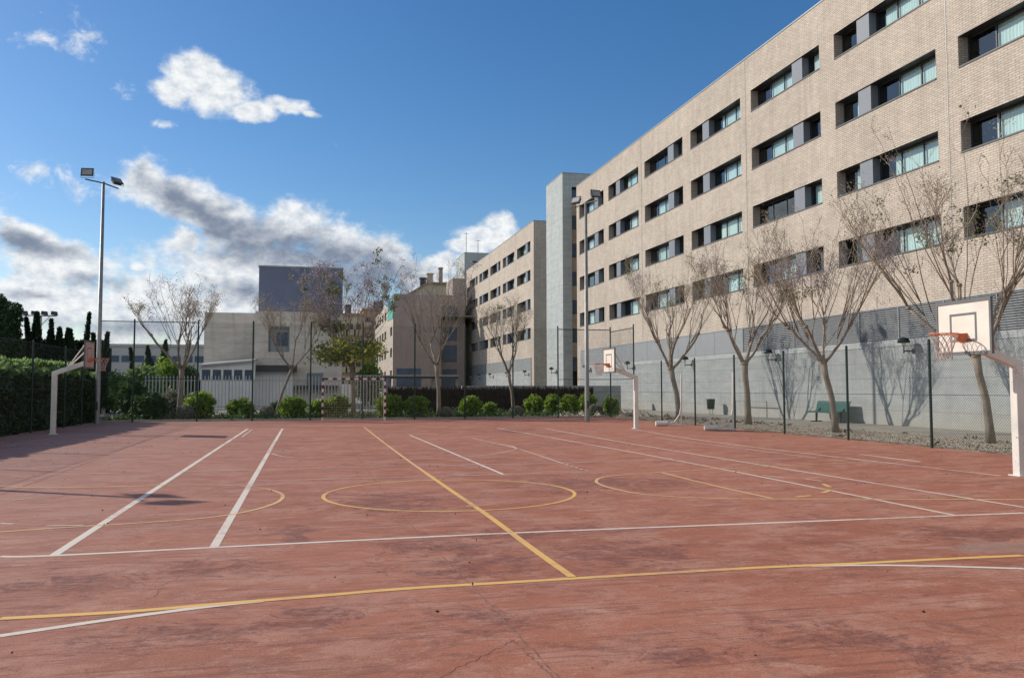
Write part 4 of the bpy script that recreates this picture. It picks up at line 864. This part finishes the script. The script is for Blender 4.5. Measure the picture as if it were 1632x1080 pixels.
# ---- hedges
def hedge_leaves(mb, x0, x1, y0, y1, z0, z1, n, size, seed, top_mi=None, faces='xyt'):
    rs = np.random.RandomState(seed); P_ = []
    def wob(a, b): return .10 * np.sin(a * 1.7 + b) + .07 * np.sin(a * 4.3 + b * 2)
    if 'x' in faces:
        y = rs.uniform(y0, y1, n); z_ = rs.uniform(z0, z1, n); P_.append(np.stack([x1 - .22 * rs.rand(n) + wob(y, z_) + .06 * np.sin(z_ * 5), y, z_], 1))
    if 'y' in faces:
        m = int(n * (x1 - x0) / (y1 - y0)) + 50; x = rs.uniform(x0, x1, m); z_ = rs.uniform(z0, z1, m); P_.append(np.stack([x, y0 + .22 * rs.rand(m), z_], 1)); P_.append(np.stack([x, y1 - .22 * rs.rand(m), z_], 1))
    mb.leaves(np.concatenate(P_), size, 0, seed, 1.8)
    if 't' in faces:
        m = int(n * (x1 - x0) / (z1 - z0)); x = rs.uniform(x0, x1, m); y = rs.uniform(y0, y1, m); h = np.abs(rs.normal(0, .07, m))
        mb.leaves(np.stack([x, y, z1 - .1 + wob(x + y, x) * .8 + h], 1), size * 1.15, 0 if top_mi is None else top_mi, seed + 1, 1.8)
root = empty('clipped_hedge', (-10.3, 20, 0), 'long dark clipped hedge behind the left mesh fence', 'hedge'); base = (-10.3, 20, 0)
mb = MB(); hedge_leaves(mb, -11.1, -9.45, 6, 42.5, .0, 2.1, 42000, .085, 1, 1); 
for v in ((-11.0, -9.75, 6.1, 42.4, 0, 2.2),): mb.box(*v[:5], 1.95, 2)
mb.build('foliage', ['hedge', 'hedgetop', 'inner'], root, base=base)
root = empty('laurel_shrub', (-11.2, 28, 0), 'bright leaved laurel mass swelling over the dark hedge behind the left hoop', 'shrub'); base = (-11.2, 28, 0)
mb = MB()
for i, (x, y, rz, r_) in enumerate([(-10.3, 20.6, 1.95, .6), (-10.3, 22.2, 2.0, .6), (-10.3, 23.6, 2.0, .6), (-10.2, 25, 2.05, .6), (-10.2, 26.5, 2.1, .6), (-10.2, 28, 2.15, .62), (-10.2, 29.6, 2.15, .65), (-10.2, 31, 2.2, .6), (-10.2, 32.5, 2.2, .65), (-10.2, 34, 2.25, .6), (-10.2, 36, 2.3, .6), (-10.2, 38.5, 2.3, .6), (-10.2, 40.5, 2.3, .6)]):
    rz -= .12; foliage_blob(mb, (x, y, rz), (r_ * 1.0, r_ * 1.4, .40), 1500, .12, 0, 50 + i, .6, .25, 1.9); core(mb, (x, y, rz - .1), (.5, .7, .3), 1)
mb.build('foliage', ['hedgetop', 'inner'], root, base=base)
root = empty('tall_hedge', (-18, 51, 0), 'very tall dark clipped cypress hedge at the left edge', 'hedge'); base = (-18, 51, 0)
xh, zh = atY(38, 486, 53.); xk, zk = atY(-4, 467, 50.); sl_ = (zk - zh) / (xh - xk)
mb = MB(); rs = np.random.RandomState(31); n = 30000; x = xh - 10 * rs.rand(n) ** 1.3; z_ = rs.rand(n) * (zh + (xh - x) * sl_ * (x > xk) + (zk - zh) * (x <= xk)); mb.leaves(np.stack([x + .1 * np.sin(z_ * 3), 50 + .35 * rs.rand(n) + .1 * np.sin(x * 3 + z_ * 2), z_], 1), .13, 0, 3)
n = 5000; y = rs.uniform(50, 53, n); mb.leaves(np.stack([xh - .25 * rs.rand(n), y, rs.rand(n) * zh], 1), .13, 0, 5)
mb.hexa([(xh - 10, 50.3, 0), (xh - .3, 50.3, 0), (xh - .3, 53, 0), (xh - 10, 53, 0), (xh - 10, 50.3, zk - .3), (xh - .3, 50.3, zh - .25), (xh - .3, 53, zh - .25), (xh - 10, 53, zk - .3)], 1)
mb.build('foliage', ['hedge', 'inner'], root, base=base)
root = empty('rear_hedge', (-20, 58, 0), 'dark hedge below the row of cypresses', 'hedge'); base = (-20, 58, 0)
xa = atY(30, 550, 56.)[0]; xb = atY(172, 560, 56.)[0]; zr_ = atY(100, 549, 56.)[1]
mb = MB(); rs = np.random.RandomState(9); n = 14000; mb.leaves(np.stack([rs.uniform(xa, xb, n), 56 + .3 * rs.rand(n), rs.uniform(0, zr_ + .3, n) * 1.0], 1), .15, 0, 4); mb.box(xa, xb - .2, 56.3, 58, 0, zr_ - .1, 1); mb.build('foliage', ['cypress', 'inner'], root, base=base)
def cypress(px, ptop, Y, wpx, label, seed):
    x, zt = atY(px, ptop, Y); root = empty('cypress_tree', (x, Y, 0), label, 'tree', 'cypress row at the left'); mb = MB(); rs = np.random.RandomState(seed); n = 2600
    t = rs.rand(n) ** .8; r = (wpx / F * Y / 2) * (1 - t) ** .8 * (1 + .3 * np.sin(t * 23 + seed)) * (.25 + .95 * rs.rand(n)); a = rs.uniform(0, 6.28, n) 
    bend = .25 * np.maximum(0, t - .75) ** 1 * (1 if seed % 2 else -1) * 2
    P_ = np.stack([r * np.cos(a) + bend, r * np.sin(a), .3 + t * (zt - .3)], 1); mb.leaves(P_, .16, 0, seed, 2.2, updir=(0, 0, 1.0)); mb.build('crown', 'cypress', root)
    tk = MB(); tk.tube([(0, 0, -.05), (0, 0, zt * .5), (bend.max() * .5, 0, zt * .95)], [.12, .07, .015], 6); tk.build('trunk', 'bark', root)
for i, (px, pt, w_, lab) in enumerate([(46,508,10,'slim cypress nearest the tall hedge'),(54,503,14,'bushy cypress left of the four lamp mast'),(63,499,16,'bushy cypress crossing the four lamp mast'),(76,529,12,'short cypress right of the four lamp mast'),
    (85,511,8,'slender tall cypress midway along the row'),(91,524,6,'thin cypress just right of the slender tall one'),(99,526,6,'thin spire of a twin pair, left one'),(105,525,7,'thin spire of a twin pair, right one'),
    (116,527,12,'cypress with bent tip left of the hoop'),(139,500,12,'tallest cypress directly above the left backboard'),(152,533,6,'tiny cypress tip beside the left light pole'),(168,532,9,'cypress just right of the left light pole'),(211,556,9,'cypress behind the high corner fence post')]):
    cypress(px, pt, 54. if px < 200 else 62., w_ * .85, lab, i)
for i, (px, pt, w_, lab) in enumerate([(238,553,26,'broad dark conifer left of the bare tree in front of the low hall'),(262,543,28,'broad dark conifer touching the bare tree crown')]): cypress(px, pt, 75., w_, lab, 30 + i)
# ---- heather screen
Ys = 50.; s0 = atY(618, 617, Ys); s1 = atY(945, 620, Ys); zs = .5 * (s0[1] + s1[1]); root = empty('heather_screen', (s0[0], Ys, 0), 'dark brown heather screen fence running behind the bed bushes', 'fence'); base = (s0[0], Ys, 0)
mb = MB(); mb.box(s0[0], s1[0], Ys, Ys + .12, 0, zs - .06, 0)
rs = np.random.RandomState(2); n = 9000; x = rs.uniform(s0[0], s1[0], n); P_ = np.stack([x, Ys - .03 - .05 * rs.rand(n), rs.uniform(.1, zs, n)], 1); mb.leaves(P_, .05, 0, 5, 7, updir=(0, 0, 2.5)); mb.build('brushwood', 'reed', root, base=base)
mb = MB(); x = s0[0]
while x < s1[0]: mb.tube([(x, Ys + .16, 0), (x, Ys + .16, zs + .05)], .025, 6); x += 2.4
mb.build('post', 'galv', root, base=base)
mb = MB(); mb.box(atY(736, 617, 53)[0], s1[0] + 3, 53, 53.25, 0, atY(800, 614.5, 53)[1]); tag(mb.build('low_wall', 'concrete'), 'low pale concrete wall just visible above the heather screen', 'wall')

# ================================================================ FENCES
def chain(mb, a, b, z0, z1, pitch, w=.0035, mi=0):
    """crossed diagonal wires between a and b"""
    a = Vector((a[0], a[1])); b = Vector((b[0], b[1])); L = (b - a).length; d = (b - a) / L; nrm = Vector((-d.y, d.x)); H = z1 - z0
    quads = []
    for sgn in (1, -1):
        s = -H
        while s < L + H:
            u0, u1 = s, s + H
            if sgn < 0: u0, u1 = s + H, s
            v0, v1 = 0., H
            lo, hi = 0., 1.
            du = u1 - u0
            t0, t1 = (0 - u0) / du, (L - u0) / du
            if t0 > t1: t0, t1 = t1, t0
            lo = max(0, t0); hi = min(1, t1)
            if hi > lo:
                p = a + d * (u0 + du * lo); q = a + d * (u0 + du * hi); pz = z0 + H * lo; qz = z0 + H * hi; off = nrm * (.004 * sgn)
                wv_ = d * w * .7
                quads += [(p.x + off.x - wv_.x, p.y + off.y - wv_.y, pz), (q.x + off.x - wv_.x, q.y + off.y - wv_.y, qz), (q.x + off.x + wv_.x, q.y + off.y + wv_.y, qz), (p.x + off.x + wv_.x, p.y + off.y + wv_.y, pz)]
            s += pitch
    mb.np.append((np.array(quads), mi))
def fence(name, label, runs, posts, rails, base, pitch=.075, w=.0035, pr=.035):
    root = empty(name, base, label, 'fence')
    for (a, b, z0, z1) in runs:
        m = MB(); chain(m, a, b, z0, z1, pitch, w); m.build('wire_mesh', 'wire', root, base=base)
    for (x, y, h) in posts:
        m = MB(); m.tube([(x, y, -.05), (x, y, h)], pr, 8); m.tube([(x, y, h), (x, y, h + .03)], [pr, pr * .3], 8); m.build('post', 'greenpost', root, base=base)
    for (a, b, r) in rails:
        m = MB(); m.tube([a, b], r, 6); m.build('rail', 'greenpost', root, base=base)
    return root
XR = 15.17
ypr = [4.9, 8.2, 11.5, 14.8, 18.1, 21.45, 24.8, 28.1, 31.35, 34.65]
fence('chain_link_fence', 'green chain link fence between the court and the gravel by the wall', [((XR, 4.9), (XR, 37.9), .03, 2.6), ((XR, 37.9), (XR, 41), .03, 4.45)],
      [(XR, y, 2.7) for y in ypr] + [(XR, 37.9, 4.55)], [((XR, 4.9, 1.33), (XR, 37.9, 1.33), .006), ((XR, 37.9, 4.4), (XR, 41, 4.4), .022), ((XR, 37.9, 1.95), (XR, 41, 1.95), .018), ((XR, 4.9, 2.6), (XR, 37.9, 2.6), .006), ((XR, 4.9, .05), (XR, 37.9, .05), .006)], (XR, 20, 0), w=.0065)
XB = [-9.15, -7.7, -4.96, -2.53, .1, 2.54, 5.05, 7.54, 9.98, 12.34, 15.17]
fence('chain_link_fence', 'high green chain link fence across the back of the court behind the goal', [((-9.15, 41.1), (15.17, 41.1), .1, 4.55)], [(x, 41.1, 4.65) for x in XB],
      [((-9.15, 41.1, 4.55), (-4.96, 41.1, 4.55), .022), ((12.34, 41.1, 4.5), (15.17, 41.1, 4.5), .022), ((-9.15, 41.1, 1.95), (-4.96, 41.1, 1.95), .018), ((12.34, 41.1, 1.95), (15.17, 41.1, 1.95), .018), ((15.1, 41.1, 1.2), (14.2, 40.9, .02), .018), ((15.17, 41.1, 1.2), (15.3, 42.0, .02), .018)], (3, 41.1, 0), pitch=.10, w=.005, pr=.036)
fence('chain_link_fence', 'green chain link fence in front of the dark hedge on the left', [((-9.2, 8), (-9.2, 41.1), .03, 3.1)], [(-9.2, y, 3.15) for y in (8, 12, 16, 20, 24, 28, 31.95, 35.95, 38.5)], [((-9.2, 8, 3.08), (-9.2, 41.1, 3.08), .008), ((-9.2, 8, 1.5), (-9.2, 41.1, 1.5), .006)], (-9.2, 25, 0))
# palisade
Yp = 56.; p0 = atY(232, 600, Yp); p1 = atY(614, 604, Yp); zp = atY(430, 600.5, Yp)[1]; root = empty('palisade_fence', (p0[0], Yp, 0), 'pale grey metal palisade fence behind the bed at left', 'fence'); base = (p0[0], Yp, 0)
mb = MB(); x = p0[0]; i = 0
while x < p1[0]:
    mb.box(x - .03, x + .03, Yp - .012, Yp + .012, .12, zp); mb.hexa([(x - .03, Yp - .012, zp), (x + .03, Yp - .012, zp), (x + .03, Yp + .012, zp), (x - .03, Yp + .012, zp), (x - .004, Yp - .012, zp + .09), (x + .004, Yp - .012, zp + .09), (x + .004, Yp + .012, zp + .09), (x - .004, Yp + .012, zp + .09)]); x += .205; i += 1
mb.build('palings', 'lowgrey', root, base=base)['kind'] = 'stuff'
for zz in (.35, zp - .25): m = MB(); m.box(p0[0], p1[0], Yp + .014, Yp + .05, zz, zz + .05); m.build('rail', 'galv', root, base=base)
x = p0[0]
while x <= p1[0]: m = MB(); m.box(x - .04, x + .04, Yp + .052, Yp + .13, 0, zp); m.build('post', 'galv', root, base=base); x += 2.46
m = MB(); m.box(atY(612, 600, 55.5)[0], atY(621, 600, 55.5)[0], 55.5, 55.9, 0, atY(616, 602, 55.5)[1]); tag(m.build('gate_pillar', 'panelblue'), 'blue grey pillar under the canopy right of the palisade', 'pillar')
m = MB(); u0 = atY(544, 612, 58.); u1 = atY(559, 636, 58.); m.box(u0[0], u1[0], 58, 58.08, u1[1], u0[1]); m.box(u0[0] + .06, u0[0] + .12, 58.09, 58.15, 0, u1[1] + .4); m.box(u1[0] - .12, u1[0] - .06, 58.09, 58.15, 0, u1[1] + .4); bd = m.build('notice_board', 'white', base=((u0[0] + u1[0]) / 2, 58, 0)); tag(bd, 'white board standing behind the palisade between hall and leafy tree', 'board')

# ================================================================ SPORTS EQUIPMENT
def make_hoop(name, label, loc, rz, bmat, dz=0., dy=.0):
    """local: post at origin, arm reaches along -x, board faces -x"""
    root = empty(name, (loc[0], loc[1], 0), label, 'basketball hoop', 'basketball hoops beside the court', rz)
    p = MB(); p.box(-.075, .075, -.075, .075, -.02, 1.93 + dz); p.box(-.13, .13, -.13, .13, 0, .02); bevel(p.build('post', 'whitesteel', root), .012)
    a = MB(); a.beam((.06, 0, 1.88 + dz), (-.98, 0, 2.26 + dz), .13, .15); bevel(a.build('arm', 'whitesteel', root), .012)
    for s in (-1, 1): b = MB(); b.tube([(-.42, s * .04, 2.12 + dz), (-1.0, s * .42, 2.84 + dz)], .02, 6); b.build('brace', 'whitesteel', root)
    b = MB(); b.box(-1.05, -1.02, -.6, .6, 2.07 + dz, 2.97 + dz); bo = b.build('backboard', bmat, root)
    f = MB(); x0, x1 = -1.062, -1.015
    for q in ((x0, x1, -.615, .615, 2.93, 2.985), (x0, x1, -.615, .615, 2.055, 2.11)): f.box(*q[:4], q[4] + dz, q[5] + dz)
    for y0, y1 in ((-.615, -.575), (.575, .615)): f.box(x0, x1, y0, y1, 2.11 + dz, 2.93 + dz)
    f.build('border', 'boardline', bo)
    f = MB(); 
    for q in ((-.30, .30, 2.72, 2.76), (-.30, .30, 2.28, 2.32)): f.box(-1.054, -1.051, q[0], q[1], q[2] + dz, q[3] + dz)
    for y0, y1 in ((-.30, -.26), (.26, .30)): f.box(-1.054, -1.051, y0, y1, 2.32 + dz, 2.72 + dz)
    f.build('target_square', 'boardline', bo)
    cx = -1.05 - .16 - .225; zr = 2.40 + dz
    r = MB(); n = 28; ring = [(cx + .225 * cos(2 * pi * i / n), .225 * sin(2 * pi * i / n), zr) for i in range(n + 1)]; r.tube(ring, .011, 6, 0, False)
    r.hexa([(-1.07, -.09, zr - .13), (-1.055, -.09, zr - .13), (-1.055, .09, zr - .13), (-1.07, .09, zr - .13), (-1.07, -.09, zr + .02), (-1.055, -.09, zr + .02), (-1.055, .09, zr + .02), (-1.07, .09, zr + .02)])
    r.hexa([(-1.24, -.06, zr - .015), (-1.07, -.09, zr - .12), (-1.07, .09, zr - .12), (-1.24, .06, zr - .015), (-1.24, -.06, zr + .012), (-1.07, -.09, zr + .015), (-1.07, .09, zr + .015), (-1.24, .06, zr + .012)])
    ro = r.build('rim', 'orange', root)
    k = 12; ne = MB(); rr = [.222, .19, .155, .125, .115, .12]; zz = [0, -.08, -.17, -.26, -.34, -.42]
    for i in range(k):
        for sgn in (1, -1):
            pts = [(cx + rr[j] * cos(2 * pi * (i + sgn * .5 * j) / k), rr[j] * sin(2 * pi * (i + sgn * .5 * j) / k), zr + zz[j]) for j in range(6)]; ne.tube(pts, .0055, 4, 0, False)
    ne.build('net', 'net', ro); return root
make_hoop('basketball_hoop', 'nearest white basketball hoop at the right edge of the picture', (11.82, 12.03), 0, 'board')
make_hoop('basketball_hoop', 'far white basketball hoop standing right of the right light pole', (11.84, 29.4), 0, 'board')
make_hoop('basketball_hoop', 'basketball hoop with faded pink board in front of the dark hedge', (-8.2, 30.8), pi, 'boardpink', .12)

def striped(mb, a, b, w, k, off=0):
    a = Vector(a); b = Vector(b)
    for i in range(k): mb.beam(a.lerp(b, i / k), a.lerp(b, (i + 1) / k), w, w, (i + off) % 2)
gx0, gx1, gy = .66, 3.55, 40.35
root = empty('football_goal', ((gx0 + gx1) / 2, gy, 0), 'red and white striped small goal with net at the back of the court', 'goal'); base = tuple(root.location)
for x in (gx0, gx1): m = MB(); striped(m, (x, gy, 0), (x, gy, 2.0), .085, 12); m.build('post', ['goalwhite', 'red'], root, base=base)
m = MB(); striped(m, (gx0 + .043, gy, 1.957), (gx1 - .043, gy, 1.957), .085, 14, 1); m.build('crossbar', ['goalwhite', 'red'], root, base=base)
m = MB()
for x in (gx0, gx1): m.tube([(x, gy, 1.95), (x, gy + .35, 1.93), (x, gy + .6, 1.5), (x, gy + .7, .03), (x, gy, .03)], .018, 6)
m.tube([(gx0, gy + .7, .03), (gx1, gy + .7, .03)], .018, 6); m.build('rear_frame', 'goalwhite', root, base=base)
m = MB(); n = 26
prof = [(0, 1.95), (.35, 1.93), (.55, 1.5), (.62, 1.0), (.66, .5), (.7, .04)]
for i in range(n + 1): x = gx0 + (gx1 - gx0) * i / n; m.tube([(x, gy + a, z_) for a, z_ in prof], .004, 3, 0, False)
for k in range(20):
    t = k / 20 * 5; j = int(t); u = t - j; a = prof[j][0] * (1 - u) + prof[j + 1][0] * u; z_ = prof[j][1] * (1 - u) + prof[j + 1][1] * u; m.tube([(gx0, gy + a, z_), (gx1, gy + a, z_)], .004, 3, 0, False)
    for x in (gx0, gx1): m.tube([(x, gy, z_), (x, gy + a, z_)], .004, 3, 0, False)
m.build('net', 'net', root, base=base)

def net_post(label, x, y, seed):
    root = empty('net_post', (x, y, 0), label, 'net post', 'portable net posts by the wall fence'); m = MB(); m.tube([(0, 0, .02), (.01, 0, 1.0), (.03, 0, 2.05)], .035, 8); m.build('pole', 'whitesteel', root)
    m = MB(); m.tube([(0, 0, .75), (-.05, .03, .45), (-.25, .1, .16), (-.55, .25, .1)], .03, 7); m.tube([(-.6, .25, .06), (.1, -.03, .05)], .03, 7); m.build('foot_frame', 'whitesteel', root)
    m = MB(); m.tube([(-.95, .30, .11), (-.5, .19, .11)], .1, 12); m.build('weight_roll', 'whitesteel', root); return root
net_post('white net post left of the second mesh fence post by the farthest wall tree', 14.3, 30.8, 1)
net_post('white net post with curved foot beside the second wall tree', 14.55, 27.1, 2)

# ---- light poles
def lightpole(label, x, y, H, ends, faces, group='floodlight poles'):
    root = empty('floodlight_pole', (x, y, 0), label, 'light pole', group); m = MB(); m.tube([(0, 0, -.05), (0, 0, .02), (0, 0, H)], [.11, .11, .06], 12); m.build('pole', 'galv', root, smooth=True)
    m = MB(); m.tube([(ends[0][0], ends[0][1], H - .1), (0, 0, H - .06), (ends[1][0], ends[1][1], H - .1)], .03, 8); m.build('crossbar', 'darkmetal', root)
    m = MB(); m.box(-.04, .04, -.14, -.10, .6, .95); m.build('service_hatch', 'darkmetal', root)
    for (ex, ey), (rz_, tilt) in zip(ends, faces):
        m = MB(); m.hexa([(-.3, -.02, -.2), (.3, -.02, -.2), (.24, .16, -.15), (-.24, .16, -.15), (-.3, -.02, .2), (.3, -.02, .2), (.24, .16, .15), (-.24, .16, .15)]); m.box(-.33, .33, -.05, -.02, -.23, .23); o = m.build('floodlight', 'darkmetal', root)
        o.location = (ex * .9, ey * .9, H + .22); o.rotation_euler = (tilt, 0, rz_); o.scale = (.78,) * 3
        m = MB(); m.box(-.26, .26, -.06, -.051, -.16, .16); m.build('lens', 'galv', o)
        m = MB(); m.tube([(-.34, .05, 0), (-.34, .05, -.3), (.34, .05, -.3), (.34, .05, 0)], .015, 5); m.build('yoke', 'galv', o)
    return root
lightpole('tall floodlight pole at left in front of the dark hedge', -8.83, 39.6, 10.55, [(-.55, -.75), (.45, .75)], [(-.1, -.15), (.9, -.7)])
lightpole('tall floodlight pole at right before the clipped ball', 12.16, 36.0, 9.95, [(-.25, .8), (.25, -.8)], [(-1.0, -.5), (.2, -.3)])
lightpole('short floodlight pole outside the left edge of the picture', -9.0, 17.0, 4.5, [(-.2, .45), (.2, -.45)], [(-1.0, -.5), (.6, -.4)])
Ym = 70.; mx0, mz = atY(65, 503, Ym); root = empty('lamp_mast', (mx0, Ym, 0), 'distant mast carrying four lamps in a row above the cypresses', 'light mast')
m = MB(); m.tube([(0, 0, 0), (0, 0, mz)], [.14, .09], 8); m.build('pole', 'galv', root); m = MB(); m.tube([(-1.2, 0, mz), (1.1, 0, mz)], .05, 6); m.tube([(.6, 0, mz - .05), (0, 0, mz - .8)], .03, 5); m.build('crossbar', 'galv', root)
for k in range(4): m = MB(); m.hexa([(-.22, -.15, 0), (.22, -.1, -.05), (.22, .15, -.05), (-.22, .15, 0), (-.2, -.15, .28), (.16, -.1, .25), (.16, .15, .25), (-.2, .15, .28)]); o = m.build('floodlight', 'darkmetal', root); o.location = (-1.1 + k * .68, 0, mz + .08)

# ---- wall lamps
def wall_lamp(y, X, label, z_=3.2, proto=[None]):
    if proto[0] is None:
        root = empty('wall_lamp', (0, 0, 0), label, 'wall lamp', 'dome lamps along the concrete walls')
        m = MB(); m.tube([(0, 0, -.32), (-.42, 0, -.32)], .028, 8); m.tube([(-.02, 0, -.32), (.0, 0, -.32)], .09, 12); m.tube([(-.42, 0, -.42), (-.42, 0, -.12)], .022, 8); m.build('bracket', 'darkmetal', root)
        m = MB(); m.lathe([(.001, .2), (.1, .185), (.17, .14), (.215, .06), (.225, -.01), (.21, -.01), (.16, .11), (.001, .15)], 18, (-.42, 0, 0)); m.build('lamp_shade', 'greenpost', root, smooth=True)
        m = MB(); m.lathe([(.001, .1), (.07, .06), (.08, -.04), (.05, -.12), (.001, -.13)], 12, (-.42, 0, 0)); m.build('bulb_glass', 'board', root, smooth=True); proto[0] = root
    else: root = copy_tree(proto[0]); root['label'] = label
    root.location = (X, y, z_)
for y, lab in [(27.2, 'dome lamp on the wall between the bench and the nearest hoop'), (36.8, 'dome lamp on the wall above the low railing'), (46.1, 'dome lamp on the wall left of the green bin'), (55.4, 'dome lamp on the wall behind the far hoop arm'), (64.7, 'dome lamp on the wall partly behind the right light pole')]: wall_lamp(y, 22.11, lab)
wall_lamp(17.9, 22.11, 'dome lamp on the wall outside the right edge')
for y, lab in [(115.5, 'dome lamp in the shaded end of the farther residence wall'), (109.3, 'leftmost sunlit dome lamp on the farther residence wall'), (102.6, 'second sunlit dome lamp on the farther residence wall'), (93.5, 'dome lamp left of the spreading tree on the farther residence wall'), (85.2, 'dome lamp at the near corner of the farther residence')]: wall_lamp(y, 22.36, lab)
wall_lamp(72.3, 21.5, 'dome lamp on the grey stair tower')
# ---- bin
root = empty('litter_bin', (21.45, 42.4, .05), 'dark green litter bin on two legs against the concrete wall', 'bin')
m = MB(); m.lathe([(.001, .3), (.19, .3), (.23, .82), (.235, .86), (.21, .86), (.18, .5), (.001, .4)], 20); m.build('bucket', 'greenpost', root, smooth=True)
for s in (-1, 1): m = MB(); m.tube([(.02, s * .16, 0), (.02, s * .19, .78)], .018, 6); m.box(-.06, .1, s * .16 - .03, s * .16 + .03, 0, .015); m.build('leg', 'galv', root)
m = MB(); n = 24; m.tube([(.238 * cos(2 * pi * i / n), .238 * sin(2 * pi * i / n), .74) for i in range(n + 1)], .012, 6, 0, False); m.build('band', 'darkmetal', root)
# ---- railing
root = empty('railing', (21.6, 38.5, .05), 'low grey tubular railing against the wall behind the second wall tree', 'railing')
m = MB(); m.tube([(0, -1.65, 0), (0, -1.65, .8), (0, 1.65, .8), (0, 1.65, 0)], .025, 8); m.build('frame', 'galv', root); m = MB(); m.box(-.04, .04, 1.45, 1.65, .02, .82); m.build('end_plate', 'galv', root)
# ---- bench
root = empty('bench', (21.5, 31.7, .05), 'teal green perforated metal bench against the concrete wall', 'bench')
prof = [(-.36, .40), (-.33, .44), (-.22, .45), (0, .43), (.12, .45), (.17, .52), (.22, .78), (.26, .86), (.30, .87)]
m = MB()
for i in range(len(prof) - 1):
    (xa_, za_), (xb_, zb_) = prof[i], prof[i + 1]; nx_, nz_ = -(zb_ - za_), (xb_ - xa_); l_ = math.hypot(nx_, nz_); nx_, nz_ = nx_ / l_ * .02, nz_ / l_ * .02
    m.hexa([(xa_, -1.15, za_), (xb_, -1.15, zb_), (xb_, 1.15, zb_), (xa_, 1.15, za_), (xa_ + nx_, -1.15, za_ + nz_), (xb_ + nx_, -1.15, zb_ + nz_), (xb_ + nx_, 1.15, zb_ + nz_), (xa_ + nx_, 1.15, za_ + nz_)])
m.build('seat_and_back', 'teal_bench', root)
for s in (-1, 1):
    m = MB(); m.beam((-.05, s * .85, 0), (-.02, s * .85, .43), .05, .08); m.beam((-.3, s * .85, .02), (.22, s * .85, .02), .06, .04); m.beam((-.02, s * .85, .40), (.2, s * .85, .62), .04, .04); m.build('leg', 'darkmetal', root)
print('objects', len(bpy.data.objects), 'faces', sum(len(m.polygons) for m in bpy.data.meshes))
